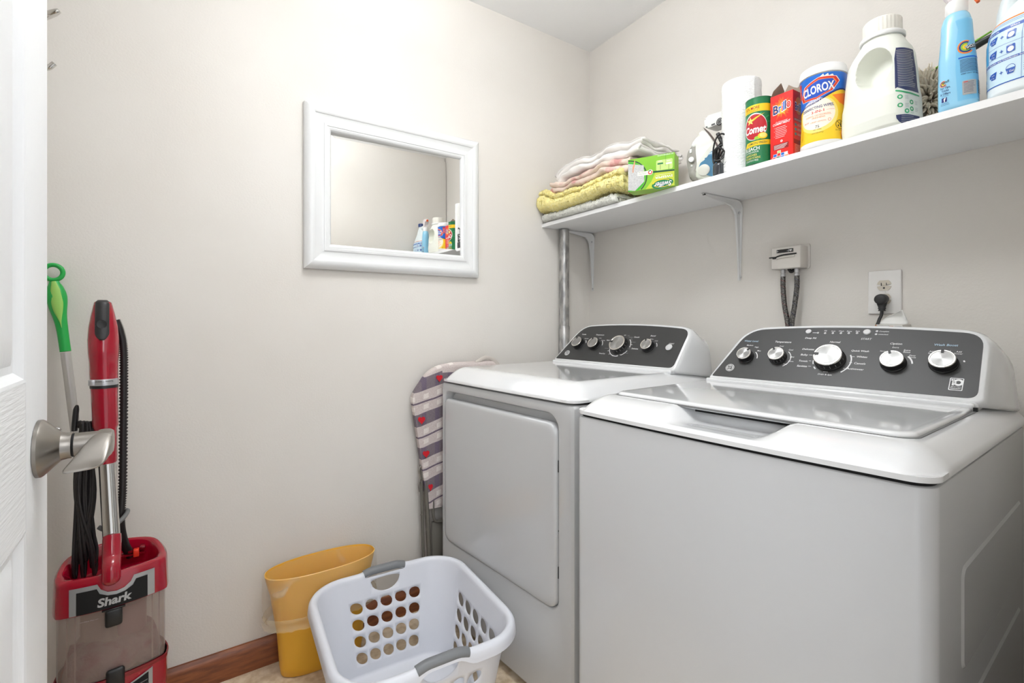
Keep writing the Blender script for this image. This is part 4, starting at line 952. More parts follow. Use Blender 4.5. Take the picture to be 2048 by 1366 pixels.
P.ell(0.03, 0.142, 0.018, 0.024, OR2, 1); P.text('Brillo', 0.010, 0.128, 0.042, PRINT, 2, 0.022, 0.05); P.text('Brillo', 0.0105, 0.1285, 0.041, DBL, 3, 0.020, 0.02)
P.rect(0.005, 0.057, 0.098, 0.106, DRED, 1); P.lines(0.007, 0.103, 0.046, 2, 0.003, PRINT, 2, 0.0010)
for z in (0.088, 0.075, 0.062): P.ell(0.014, z, 0.005, 0.004, mat('print_teal', (60, 160, 180), 0.4), 2); P.lines(0.023, z+0.002, 0.028, 2, 0.0032, PRINT, 2, 0.0009)
P.rect(0.005, 0.057, 0.036, 0.048, DRED, 1); P.lines(0.010, 0.033, 0.040, 8, 0.0036, CRM, 2, 0.0008); P.build('side_printing', sb)['kind'] = 'stuff'
# the wall-facing side has the same picture, seen in the mirror
P = Print(lambda x, z: ((0, BD_-x, z), (-1, 0, 0)), 0.1, 0.0001)
P.ell(0.03, 0.142, 0.020, 0.026, OR2, 1); P.text('Brillo', 0.008, 0.128, 0.046, DBL, 3, 0.022, 0.03); P.text('COMMITMENT', 0.008, 0.0965, 0.046, PRINT, 2, 0.0062, 0.02)
P.lines(0.014, 0.089, 0.032, 6, 0.0047, PRINT, 2, 0.0010); P.rect(0.008, 0.050, 0.028, 0.043, DRED, 1); P.rect(0.010, 0.046, 0.004, 0.018, BLU, 1); P.build('side_printing', sb)['kind'] = 'stuff'

# ---- disinfecting wipes tub
tb = on_shelf('wipes_tub', 'large round white tub of wipes with a blue and yellow label', 'tub', 1.1950, 0.2530)
tb.scale = (0.965, 0.965, 1)
def tr(z): return lerpt([(0, 0.0525), (0.006, 0.054), (0.02, 0.0535), (0.06, 0.0515), (0.10, 0.0510), (0.15, 0.0525), (0.186, 0.0545), (0.3, 0.0545)], z)[0]
bm = nb(); lathe(bm, [(0, 0.0012), (0.048, 0.0012), (0.050, 0.0), (0.0525, 0.0012)]+[(tr(z/1000), z/1000) for z in range(4, 190, 6)]+[(0.052, 0.189), (0, 0.189)], seg=72); obj('tub_body', bm, WHITEP, tb)
bm = nb(); lathe(bm, [(0, 0.1885), (0.0562, 0.1885), (0.0566, 0.190), (0.0566, 0.199), (0.0552, 0.2015), (0.0552, 0.206), (0.0535, 0.211), (0.049, 0.2135), (0.046, 0.2135), (0.045, 0.2115), (0, 0.2105)], seg=72); obj('lid', bm, mat('lid_white', (240, 239, 240), 0.3), tb)
P = Print(cylmap(tr, rad(14)), 0.005, 0.00012)
C_ = 0.0535*pi*0.97; zb, zt_ = 0.0145, 0.186
P.rect(-C_, C_, zb, zt_, mat('label_yellow', (248, 206, 36), 0.3), 0)
def wave(x): return 0.116+0.030*sm(-0.02, 0.062, x)-0.012*sm(-0.02, -0.08, x)
P.poly([(-C_, zt_), (-C_, wave(-C_))]+[(-0.12+0.24*k/24, wave(-0.12+0.24*k/24)) for k in range(25)]+[(C_, wave(C_)), (C_, zt_)], BLU, 2)
P.poly([(-0.12+0.24*k/24, wave(-0.12+0.24*k/24)) for k in range(25)]+[(0.12-0.24*k/24, wave(0.12-0.24*k/24)-0.004) for k in range(25)], DBL, 2)
P.poly([(0.030, 0.127), (0.10, 0.140), (0.13, 0.12), (0.13, 0.088), (0.05, 0.108)], ORG, 1)
P.ell(-0.004, 0.083, 0.050, 0.046, LYEL, 1, 36); P.ell(-0.006, 0.086, 0.044, 0.040, CRM, 2, 36)
RH = [(-0.050, 0.139), (-0.036, 0.164), (0.000, 0.177), (0.038, 0.174), (0.047, 0.163), (0.030, 0.139), (-0.006, 0.124), (-0.044, 0.127)]
def scale(pts, k, cx=0.0, cy=0.147): return [(cx+(x-cx)*k, cy+(y-cy)*k) for x, y in pts]
P.poly([(0.000, 0.176), (0.010, 0.184), (0.012, 0.178), (0.020, 0.183), (0.022, 0.177), (0.030, 0.180), (0.034, 0.174), (0.0, 0.170)], CRM, 3)
P.poly(scale(RH, 1.04), CRM, 3); P.poly(RH, REDP, 4); P.poly(scale(RH, 0.86), ORG, 5); P.poly(scale(RH, 0.80), mat('label_royal_blue', (20, 80, 190), 0.3), 6)
P.text('CLOROX', -0.040, 0.1365, 0.076, PRINT, 7, 0.021, 0.03, 0, 0.085)
P.rect(-0.064, -0.050, 0.140, 0.180, REDP, 5); P.text('KILLS', -0.063, 0.168, 0.011, PRINT, 6, 0.004); P.text('99.9%', -0.063, 0.161, 0.012, PRINT, 6, 0.005); P.lines(-0.063, 0.157, 0.011, 4, 0.004, PRINT, 6, 0.001)
P.text('DISINFECTING WIPES,', -0.045, 0.0975, 0.080, DBL, 4, 0.0068, 0.012, 0, 0.045)
P.text('3-IN-1', -0.018, 0.0875, 0.030, REDP, 4, 0.0068, 0.012, 0, 0.045); P.rect(-0.040, -0.022, 0.0895, 0.0900, REDP, 4); P.rect(0.017, 0.036, 0.0915, 0.0920, REDP, 4)
P.text('CLEANS, DEODORIZES,', -0.034, 0.0795, 0.062, ORG, 4, 0.0045); P.text('FRESHENS', -0.016, 0.0735, 0.030, ORG, 4, 0.0045); P.text('NEW SCENT', -0.038, 0.066, 0.014, REDP, 4, 0.004); P.text('CRISP LEMON', -0.020, 0.0635, 0.036, ORG, 4, 0.0035); P.arc(0.024, 0.066, 0.003, 0.0038, 0, 360, ORG, 4, 16)
P.text('75', -0.008, 0.0485, 0.009, BLACKP, 4, 0.0075, 0); P.text('WET WIPES', -0.013, 0.0430, 0.019, BLACKP, 4, 0.0026); P.text('1 LB 0.7 OZ (474 g)', -0.018, 0.0345, 0.028, BLACKP, 4, 0.003)
P.lines(-0.050, 0.050, 0.009, 7, 0.004, DRED, 4, 0.0008)
P.arc(0.050, 0.052, 0.0105, 0.0118, 0, 360, BLACKP, 4, 28); P.ell(0.053, 0.058, 0.0016, 0.0016, BLACKP, 4, 12); P.rect(0.0515, 0.0545, 0.046, 0.0555, BLACKP, 4); P.rect(0.044, 0.047, 0.046, 0.051, BLACKP, 4); P.poly([(0.0425, 0.0595), (0.0435, 0.0605), (0.0580, 0.0450), (0.0570, 0.0440)], BLACKP, 5); P.text('Do Not Flush', 0.038, 0.036, 0.024, BLACKP, 4, 0.003)
# the printing repeats round the back
P.poly([(x-0.150, y) for x, y in RH], REDP, 4); P.poly([(x-0.150, y) for x, y in scale(RH, 0.80)], DBL, 6); P.text('CLOROX', -0.190, 0.133, 0.076, PRINT, 7, 0.021, 0.03, 0, 0.085)
P.ell(-0.150, 0.08, 0.044, 0.042, CRM, 2, 30); P.text('DISINFECTING WIPES', -0.190, 0.1035, 0.080, DBL, 4, 0.0068); P.lines(-0.180, 0.09, 0.05, 5, 0.008, ORG, 4, 0.002)
P.build('tub_label', tb)

# ---- detergent jug
jg = on_shelf('detergent_jug', 'translucent white detergent jug with a finger-hole handle and ribbed white cap', 'jug', 1.322, 0.247, rad(-12))
jg.scale = (1, 1, 0.972)
JW = mat('jug_plastic', (236, 238, 228), 0.4, sss=0.15)
JT = [(0.0, 0.0683, 0.05, 0.62), (0.0056, 0.0744, 0.055, 0.62), (0.0281, 0.0761, 0.0575, 0.62), (0.0748, 0.0744, 0.0565, 0.62), (0.0935, 0.0718, 0.055, 0.65), (0.1403, 0.0692, 0.054, 0.7), (0.1823, 0.0649, 0.052, 0.75), (0.201, 0.0579, 0.049, 0.82), (0.2169, 0.0476, 0.045, 0.9), (0.2281, 0.0432, 0.041, 1.0), (0.2356, 0.0389, 0.0395, 1.0), (0.2394, 0.0384, 0.0395, 1.0)]
def jsec(z):
    a, b, e = lerpt(JT, z); return a, b, e, 0.004*sm(0.17, 0.23, z), 0
J = Bottle(jsec, ((0.014, 0.152, 0.038, 0.050, 0.044, -1, 3.0), (0.014, 0.152, 0.038, 0.050, 0.044, 1, 3.0)))
J.build('jug_body', 0.0, 0.239, JW, jg, n=220, nz=180)
bm = nb(); lathe(bm, [(0, 0.234), (0.0445, 0.234), (0.0452, 0.236), (0.0452, 0.242), (0.043, 0.245), (0.0, 0.245)], o=(0.004, 0, 0), seg=48); obj('collar', bm, WHITEP, jg)
bm = nb(); n = 120
rgs = []
for r, z in ((0.0380, 0.245), (0.0385, 0.247), (0.0380, 0.280), (0.0360, 0.2835), (0.031, 0.2840)):
    rgs.append([(0.004+(r+(0.0007 if k % 4 < 2 and 0.245 < z < 0.281 else 0))*cos(2*pi*k/n), (r+(0.0007 if k % 4 < 2 and 0.245 < z < 0.281 else 0))*sin(2*pi*k/n), z) for k in range(n)])
loft(bm, rgs); obj('cap', bm, mat('cap_ivory', (238, 235, 226), 0.4), jg, angle=30)
P = Print(J.map(rad(-44), 0.1), 0.006, 0.0003)
NAVY = mat('label_navy', (40, 50, 96), 0.4)
P.poly([(0, 0.085), (0.002, 0.16), (0.006, 0.186), (0.06, 0.186), (0.06, 0.078), (0.020, 0.080), (0.004, 0.088)], NAVY, 1); P.lines(0.006, 0.178, 0.050, 22, 0.0042, PRINTG, 2, 0.0014)
P.poly([(0, 0.082), (0.02, 0.076), (0.06, 0.072), (0.06, 0.069), (0.02, 0.072), (0, 0.078)], mat('label_green', (60, 170, 110), 0.4), 2)
for k, (x, z) in enumerate(((0.008, 0.064), (0.008, 0.044), (0.022, 0.030), (0.035, 0.052), (0.035, 0.036))):
    P.arc(x, z, 0.0028, 0.0055, 0, 360, mat('label_green', (60, 170, 110), 0.4), 1, 16); P.lines(x+0.010, z+0.003, 0.009, 4, 0.0025, PRINTG, 1, 0.0007)
P.poly([(0, 0.022), (0.06, 0.022), (0.06, -0.0), (0.02, 0.0), (0.006, 0.006), (0.001, 0.014)], NAVY, 1); P.lines(0.010, 0.018, 0.040, 4, 0.004, PRINTG, 2, 0.001)
P.build('jug_label', jg)
P = Print(J.map(rad(170), 0.04), 0.006, 0.0003)
P.poly([(0.0, 0.052), (0.015, 0.056), (0.030, 0.046), (0.040, 0.026), (0.026, 0.018), (0.010, 0.030)], GR3, 1); P.poly([(0.042, 0.012), (0.034, 0.026), (0.042, 0.048), (0.046, 0.054), (0.052, 0.046), (0.060, 0.026), (0.052, 0.012)], REDP, 2); P.build('jug_label', jg)

# ---- duster lying behind the jug
du = on_shelf('feather_duster', 'beige fluffy duster with a black and green handle lying behind detergent jug and spray bottle', 'duster', 1.375, 0.105)
bm = nb(); rd = random.Random(9)
for i in range(620):
    th, ph = rd.uniform(0, 2*pi), math.acos(rd.uniform(-1, 1)); d = V((sin(ph)*cos(th), sin(ph)*sin(th), cos(ph)))
    r = V((0.047*d.x, 0.050*d.y, 0.075*d.z)); c = V((0.000, -0.002, 0.098))
    p1 = c+r*rd.uniform(0.8, 1.0); p2 = c+r*rd.uniform(1.05, 1.25)+V((rd.uniform(-1, 1), rd.uniform(-1, 1), rd.uniform(-1.2, 0.6)))*0.008
    p1.z = max(p1.z, 0.004); p2.z = max(p2.z, 0.003)
    tube(bm, [c+r*0.5, p1, (p1+p2)/2+V((rd.uniform(-1, 1), rd.uniform(-1, 1), 0))*0.004, p2], [0.004, 0.0035, 0.0022, 0.0008], 5)
o = obj('fluff', bm, mat('duster_fluff', (240, 230, 210), 0.95, spec=0.1), du, angle=180); o['kind'] = 'stuff'
bm = nb(); tube(bm, spline([(-0.004, -0.004, 0.150), (0.015, -0.008, 0.166), (0.035, -0.012, 0.170), (0.075, -0.02, 0.185), (0.13, -0.024, 0.20)], 5), [0.003, 0.004, 0.006, 0.008, 0.009, 0.009, 0.009, 0.009, 0.0095, 0.010, 0.010, 0.010, 0.010, 0.010, 0.010, 0.010, 0.010, 0.0095, 0.009, 0.0085, 0.008], 12, flat=0.8); obj('handle', bm, mat('duster_handle', (50, 56, 52), 0.4), du)
bm = nb(); tube(bm, spline([(0.006, -0.014, 0.166), (0.030, -0.020, 0.1765), (0.075, -0.028, 0.192), (0.12, -0.032, 0.206)], 5), 0.0022, 8); obj('grip_line', bm, mat('lime_rubber', (126, 190, 60), 0.5), du)

# ---- stain remover spray bottle
sy = on_shelf('spray_bottle', 'slim light blue spray bottle with a white trigger head', 'spray bottle', 1.4745, 0.278, rad(6))
SYB = mat('spray_blue', (146, 206, 236), 0.22, coat=0.4)
ST_ = [(0, 0.030, 0.024, 0.7), (0.006, 0.0325, 0.026, 0.7), (0.06, 0.0320, 0.026, 0.72), (0.11, 0.030, 0.025, 0.75), (0.150, 0.0265, 0.023, 0.8), (0.185, 0.0250, 0.021, 0.85), (0.200, 0.0215, 0.019, 0.95), (0.208, 0.0165, 0.0165, 1.0), (0.212, 0.0140, 0.0140, 1.0)]
def ssec(z): a, b, e = lerpt(ST_, z); return a, b, e, -0.003*sm(0, 0.2, z), 0
S = Bottle(ssec); S.build('bottle', 0.001, 0.212, SYB, sy, n=64, nz=56, cap=0.001)
bm = nb(); lathe(bm, [(0, 0.206), (0.0175, 0.206), (0.0185, 0.212), (0.0185, 0.230), (0.0160, 0.234), (0, 0.236)], o=(-0.003, 0, 0), seg=36); obj('collar', bm, WHITEP, sy)
bm = nb(); a = [(-0.026, 0.262), (-0.042, 0.268), (-0.044, 0.282), (-0.020, 0.292), (0.012, 0.290), (0.020, 0.270), (0.016, 0.234), (-0.018, 0.234), (-0.020, 0.250)]
prism(bm, a, -0.012, 0.012, 'y', 0.004, 3); obj('trigger_head', bm, mat('trigger_white', (236, 228, 230), 0.35), sy, angle=50)
bm = nb(); tube(bm, spline([(0.018, 0, 0.272), (0.027, 0, 0.255), (0.026, 0, 0.232), (0.031, 0, 0.218)], 6), 0.0055, 10, flat=0.6); obj('trigger', bm, mat('trigger_orange', (236, 104, 44), 0.4), sy)
bm = nb(); lathe(bm, [(0, 0), (0.0075, 0), (0.0075, 0.008), (0.003, 0.008), (0.003, 0.005), (0, 0.005)], o=(-0.043, 0, 0.275), axis=(-1, 0, 0), seg=20); obj('nozzle', bm, mat('trigger_orange', (236, 104, 44), 0.4), sy)
f = S.map(rad(-160), 0.1)
P = Print(f, 0.004, 0.0003)
lbx = 0.043
P.poly([(lbx-0.006, 0.185), (lbx-0.001, 0.165), (lbx-0.006, 0.13), (lbx-0.008, 0.08), (lbx-0.006, 0.012), (lbx+0.052, 0.012), (lbx+0.052, 0.19)], mat('label_sky', (118, 190, 228), 0.3), 0)
for r0, r1, m_ in ((0.0115, 0.0138, ORG), (0.0085, 0.0112, mat('label_blue2', (24, 60, 130), 0.3)), (0.0055, 0.0082, LIM), (0.002, 0.0052, YEL)): P.arc(lbx+0.010, 0.123, r0, r1, 60, 320, m_, 2, 24, 1.05)
P.poly([(lbx+0.010, 0.116), (lbx+0.010, 0.124), (lbx+0.031, 0.131), (lbx+0.031, 0.122)], BLACKP, 3); P.text('SHOUT', lbx+0.011, 0.1180, 0.019, PRINT, 4, 0.0062, 0.03, rot=0.30)
P.rect(lbx-0.003, lbx+0.040, 0.100, 0.103, BLU, 2); P.lines(lbx-0.001, 0.096, 0.036, 10, 0.0028, NAVY, 2, 0.0009, 0.15)
P.text('KEEP OUT OF REACH', lbx, 0.0655, 0.034, NAVY, 2, 0.0022, 0.02)
P.rr(lbx+0.001, lbx+0.024, 0.022, 0.052, 0.002, PRINTG, 2); P.lines(lbx+0.003, 0.048, 0.018, 8, 0.0030, NAVY, 3, 0.0007); P.rect(lbx+0.003, lbx+0.009, 0.048, 0.0495, REDP, 4); P.lines(lbx+0.028, 0.050, 0.02, 8, 0.0036, NAVY, 3, 0.0016)
hx = 0.010
for r0, r1, m_ in ((0.0052, 0.0065, ORG), (0.0036, 0.0050, mat('label_blue2', (24, 60, 130), 0.3)), (0.001, 0.0034, YEL)): P.arc(hx+0.006, 0.0575, r0, r1, 60, 330, m_, 2, 20)
P.text('SHOUT', hx+0.005, 0.0562, 0.012, BLACKP, 3, 0.004, 0.03, rot=0.30)
for s_, z, w_ in (('For Tips,', 0.0465, 0.017), ('Tricks', 0.040, 0.012), ('& Offers', 0.0335, 0.017)): P.text(s_, hx+0.009-w_/2, z, w_, DBL, 2, 0.0045, 0.012)
P.text('Visit Us On', hx+0.003, 0.030, 0.012, DBL, 2, 0.002); P.rect(hx+0.003, hx+0.012, 0.018, 0.0275, DBL, 2); P.text('f', hx+0.0065, 0.0185, 0.004, PRINT, 3, 0.0085, 0.03); P.lines(hx+0.001, 0.0145, 0.015, 2, 0.003, DBL, 2, 0.0006)
P.build('bottle_label', sy)

# ---- bleach jug
bj = on_shelf('bleach_jug', 'white bleach jug with arched handle, dark blue cap and blue instruction table', 'jug', 1.602, 0.236, 0)
BJM = mat('bleach_white', (232, 240, 242), 0.35, sss=0.1)
BT = [(0, 0.082, 0.062, 0.62, 0), (0.005, 0.0875, 0.068, 0.62, 0), (0.112, 0.0885, 0.069, 0.66, 0), (0.135, 0.086, 0.067, 0.72, 0), (0.160, 0.078, 0.060, 0.8, 0.002), (0.185, 0.066, 0.052, 0.9, 0.006), (0.205, 0.050, 0.044, 1.0, 0.014), (0.225, 0.036, 0.036, 1.0, 0.024), (0.245, 0.026, 0.028, 1.0, 0.034), (0.262, 0.0195, 0.0195, 1.0, 0.040), (0.280, 0.019, 0.019, 1.0, 0.042)]
def bsec(z): a, b, e, cx = lerpt(BT, z); return a, b, e, cx, 0
B = Bottle(bsec); B.build('jug_body', 0.001, 0.276, BJM, bj, n=96, nz=70, cap=0.001)
bm = nb(); tube(bm, spline([(-0.058, 0, 0.165), (-0.060, 0, 0.190), (-0.052, 0, 0.222), (-0.030, 0, 0.248), (0.002, 0, 0.258), (0.030, 0, 0.250)], 6), [0.020-0.006*sin(pi*k/30) for k in range(31)], 18, flat=1.0); obj('handle', bm, BJM, bj, angle=80)
bm = nb(); lathe(bm, [(0, 0.270), (0.0235, 0.270), (0.0235, 0.292), (0.0215, 0.295), (0, 0.295)], o=(0.042, 0, 0), seg=40); obj('cap', bm, mat('cap_navy', (36, 58, 110), 0.4), bj)
f = B.map(rad(-178), 0.08)
P = Print(f, 0.005, 0.0003); PB = mat('label_ice', (205, 230, 242), 0.35); TB = mat('label_table_blue', (28, 84, 178), 0.35); CY = mat('label_cyan', (66, 176, 228), 0.35)
P.rect(0.0, 0.24, 0.022, 0.150, PB, 0)
P.rect(0.0, 0.24, 0.1485, 0.1515, ORG, 1); P.lines(0.002, 0.1445, 0.22, 2, 0.0036, TB, 1, 0.0007, 0.05)
P.rect(0.0, 0.24, 0.128, 0.1345, TB, 1); P.rect(0.0, 0.24, 0.067, 0.0715, TB, 1); P.rect(0.0, 0.24, 0.0225, 0.0245, TB, 1)
P.text('Use', 0.012, 0.1295, 0.008, PRINT, 2, 0.0035, 0.02); P.text('How to Use', 0.040, 0.1295, 0.020, PRINT, 2, 0.0035, 0.02); P.text('Where', 0.078, 0.1295, 0.014, PRINT, 2, 0.0035, 0.02); P.text('Directions for Cleaning and Disinfecting Surfaces', 0.012, 0.0680, 0.10, PRINT, 2, 0.0028, 0.02)
P.rect(0.0, 0.040, 0.0745, 0.127, CY, 1); P.poly([(0.013, 0.090), (0.011, 0.105), (0.014, 0.118), (0.022, 0.122), (0.030, 0.117), (0.031, 0.102), (0.027, 0.094), (0.028, 0.086), (0.020, 0.082)], PRINT, 2); P.lines(0.010, 0.0720+0.001, 0.02, 1, 0.003, TB, 2, 0.0007)
for x in (0.040, 0.098): P.rect(x, x+0.0005, 0.024, 0.128, TB, 1)
P.rect(0.04, 0.24, 0.0995, 0.1000, TB, 1)
for z in (0.108, 0.080, 0.038):
    P.poly([(0.049, z), (0.058, z), (0.060, z+0.014), (0.047, z+0.012)], TB, 2); P.rect(0.045, 0.048, z+0.004, z+0.010, TB, 2); P.text('3/4', 0.050, z+0.007, 0.006, PRINT, 3, 0.003); P.text('Cup', 0.050, z+0.002, 0.006, PRINT, 3, 0.003)
    P.rect(0.065, 0.071, z+0.0068, z+0.0082, TB, 2); P.rect(0.0673, 0.0687, z+0.0045, z+0.0105, TB, 2)
    if z > 0.05: P.rr(0.076, 0.089, z, z+0.015, 0.002, TB, 2); P.ell(0.0825, z+0.0065, 0.0048, 0.0052, PRINT, 3); P.lines(0.077, z+0.0135, 0.009, 1, 0.002, PRINT, 3, 0.0007)
    else: P.poly([(0.078, z), (0.087, z), (0.090, z+0.011), (0.075, z+0.011)], TB, 2); P.arc(0.0825, z+0.011, 0.0065, 0.0073, 0, 180, TB, 2, 14); P.text('1 Gal', 0.0775, z+0.003, 0.010, PRINT, 3, 0.004)
    P.lines(0.101, z+0.012, 0.05, 4, 0.004, TB, 2, 0.0006)
P.lines(0.004, 0.0635, 0.032, 3, 0.003, TB, 1, 0.0006); P.lines(0.004, 0.046, 0.03, 6, 0.0032, CY, 1, 0.0016); P.lines(0.042, 0.0945-0.018+0.002, 0.05, 1, 0.003, TB, 1, 0.0005)
P.build('jug_label', bj)

# ================================================================ fittings on the shelf wall
def on_wall(name, label, cat, u, z): return thing(name, label, cat, rwp(u, 0.0004, z), RWA)
IVORY = mat('valve_box_ivory', (218, 213, 206), 0.35, coat=0.2)
vb = on_wall('water_valve_box', 'white washer valve box with black lever slots on the wall over the washer', 'valve box', 0.992, 1.335)
bm = nb(); prism(bm, rrect(-0.053, 0.051, -0.040, 0.041, 0.007, 5), -0.004, 0, 'y', 0.001); obj('wall_flange', bm, IVORY, vb)
bm = nb(); box(bm, -0.049, 0.045, -0.050, -0.004, -0.039, 0.033, 0.004, 3); obj('box_body', bm, IVORY, vb)
bm = nb(); tube(bm, spline([(-0.030, -0.0505, -0.005), (-0.012, -0.053, -0.0015), (0.015, -0.053, 0.000), (0.027, -0.0505, 0.0005)], 6), 0.004, 8, flat=0.8); obj('lever_ridge', bm, IVORY, vb)
bm = nb(); box(bm, -0.030, 0.023, -0.0512, -0.050, 0.0135, 0.0245); obj('upper_slot', bm, BLACKP, vb)
bm = nb(); tube(bm, spline([(-0.030, -0.0500, 0.0025), (-0.010, -0.0512, 0.0062), (0.020, -0.0512, 0.0068), (0.033, -0.050, 0.0070)], 6), 0.0026, 8, flat=0.9); obj('lower_slot', bm, BLACKP, vb)
bm = nb(); box(bm, -0.054, -0.030, -0.054, -0.050, -0.0015, 0.0025, 0.0008, 1); box(bm, -0.042, -0.030, -0.055, -0.050, -0.005, -0.0015, 0.0008, 1); obj('lever', bm, BLACKP, vb)
P = Print(planemap((0, -0.0513, 0), (1, 0, 0), (0, 0, 1)), 0.1, 0.0001)
P.poly([(0.010, 0.0215), (0.020, 0.0215), (0.015, 0.0150)], PRINT); P.rect(-0.0285, -0.0275, 0.0145, 0.0235, PRINT); P.rect(-0.0285, -0.0235, 0.0185, 0.0195, PRINT); P.rect(0.0080, 0.0088, 0.0140, 0.0240, PRINT); P.rect(0.003, 0.022, 0.0175, 0.0183, PRINT); P.build('arrow_marks', vb)['kind'] = 'stuff'
bm = nb(); tube(bm, spline([(-0.004, -0.026, -0.037), (0.002, -0.022, -0.048), (0.010, -0.018, -0.040)], 5), 0.005, 8); obj('valve_stem', bm, BLACKP, vb)
BRAID = mat('steel_braid', (128, 126, 124), 0.35, metal=0.8, noise_mix=((70, 68, 67), 420, 0.45, 0.55, (1, 1, 0.5)), bump=(500, 0.4, 0.0005))
def hose(label, u, pts, strip):
    h = on_wall('fill_hose', label, 'hose', u, 1.296); h['group'] = 'washer fill hoses under the valve box'
    bm = nb(); lathe(bm, [(0, -0.004), (0.0072, -0.004), (0.0072, -0.016), (0.0062, -0.017), (0.0062, -0.019), (0.0078, -0.020), (0.0078, -0.027), (0, -0.027)], o=(0, -0.026, 0.004), seg=24); obj('coupling', bm, SILVER, h)
    S_ = spline(pts, 10); bm = nb(); tube(bm, S_, 0.0075, 14); obj('braid', bm, BRAID, h)
    bm = nb(); N = len(S_)*5; HP = []
    for i in range(N):
        t = i/5; k = min(int(t), len(S_)-2); p = S_[k].lerp(S_[k+1], t-k) if k+1 < len(S_) else S_[k]; a = t*1.25
        HP.append(p+V((cos(a), sin(a), 0))*0.0074)
    tube(bm, HP, 0.0006, 4); obj('colour_thread', bm, strip, h)
hose('left of the two grey braided hoses, red thread, under the valve box', 0.970, [(0, -0.026, -0.022), (0.000, -0.026, -0.06), (0.006, -0.028, -0.12), (0.018, -0.030, -0.19), (0.020, -0.034, -0.30), (0.018, -0.030, -0.60)], mat('thread_red', (120, 40, 44), 0.6))
hose('right of the two grey braided hoses, blue thread, under the valve box', 1.014, [(0, -0.026, -0.022), (0.000, -0.026, -0.06), (-0.006, -0.028, -0.12), (-0.014, -0.030, -0.19), (-0.004, -0.034, -0.30), (0.010, -0.030, -0.60)], mat('thread_blue', (50, 62, 92), 0.6))
OU, OZ = 1.2435, 1.209
ou = on_wall('wall_outlet', 'white duplex electrical outlet on the wall above the washer', 'outlet', OU, OZ)
PLT = mat('plate_white', (232, 230, 227), 0.3, coat=0.2); RCP = mat('receptacle_almond', (206, 198, 184), 0.4)
bm = nb(); prism(bm, rrect(-0.040, 0.040, -0.062, 0.062, 0.003, 4), -0.0055, 0, 'y', 0.0028, 3); obj('cover_plate', bm, PLT, ou)
for z in (0.0195, -0.0195):
    oc = [(0.0172*cos(a) if abs(0.0172*cos(a)) < 0.0172 else 0, max(-0.0145, min(0.0145, 0.0178*sin(a)))) for a in [2*pi*k/40 for k in range(40)]]
    bm = nb(); prism(bm, [(x, z+q) for x, q in oc], -0.0075, -0.004, 'y'); r_ = obj('receptacle', bm, RCP, ou)
    bm = nb(); box(bm, -0.0075, -0.0055, -0.0078, -0.007, z-0.001, z+0.0075); obj('slot', bm, BLACKP, r_)
    bm = nb(); box(bm, 0.0050, 0.0068, -0.0078, -0.007, z+0.000, z+0.0070); obj('slot', bm, BLACKP, r_)
    bm = nb(); lathe(bm, [(0, 0), (0.0026, 0), (0.0026, 0.0008), (0, 0.0008)], o=(0, -0.007, z-0.0075), axis=(0, -1, 0), seg=14); obj('ground_hole', bm, BLACKP, r_)
bm = nb(); lathe(bm, [(0, 0), (0.0032, 0), (0.0026, 0.0012), (0, 0.0012)], o=(0, -0.0055, 0), axis=(0, -1, 0), seg=14); obj('screw', bm, PLT, ou)
pc = on_wall('power_plug', 'black angled plug and cord in the lower outlet socket', 'plug', OU-0.001, OZ-0.0195)
PLG = mat('plug_rubber', (44, 44, 46), 0.55)
bm = nb()
loft(bm, [[(w_*cos(2*pi*k/20)*1.0, y-0.0075, zc+h*sin(2*pi*k/20)) for k in range(20)] for y, w_, h, zc in ((0, 0.0135, 0.0125, 0), (-0.006, 0.0150, 0.0140, 0), (-0.018, 0.0155, 0.0150, -0.001), (-0.024, 0.0145, 0.0140, -0.001), (-0.027, 0.0110, 0.0100, -0.001))]); obj('plug_body', bm, PLG, pc, angle=60)
bm = nb()
loft(bm, [[(w_*cos(2*pi*k/16), -0.0185+h*sin(2*pi*k/16), z) for k in range(16)] for z, w_, h in ((-0.004, 0.0140, 0.0085), (-0.016, 0.0115, 0.0080), (-0.024, 0.0085, 0.0070), (-0.0255, 0.0095, 0.0075), (-0.028, 0.0095, 0.0075), (-0.0285, 0.0078, 0.0062), (-0.031, 0.0078, 0.0062), (-0.0315, 0.0088, 0.0068), (-0.034, 0.0088, 0.0068))]); obj('strain_relief', bm, PLG, pc, angle=40)
bm = nb(); tube(bm, spline([(0, -0.0185, -0.030), (-0.001, -0.019, -0.045), (-0.007, -0.022, -0.065), (-0.010, -0.030, -0.10), (-0.008, -0.030, -0.25)], 8), 0.0055, 12, flat=0.7); obj('cord', bm, PLG, pc)
bm = nb(); tube(bm, spline([(0.0012, -0.0225, -0.034), (0.0008, -0.0232, -0.045), (-0.005, -0.0262, -0.065), (-0.008, -0.0342, -0.10), (-0.006, -0.0342, -0.25)], 8), 0.0008, 6); obj('cord_sheen', bm, mat('cord_shine', (80, 80, 82), 0.4), pc)  # thin paler strand, a sheen painted along the cord
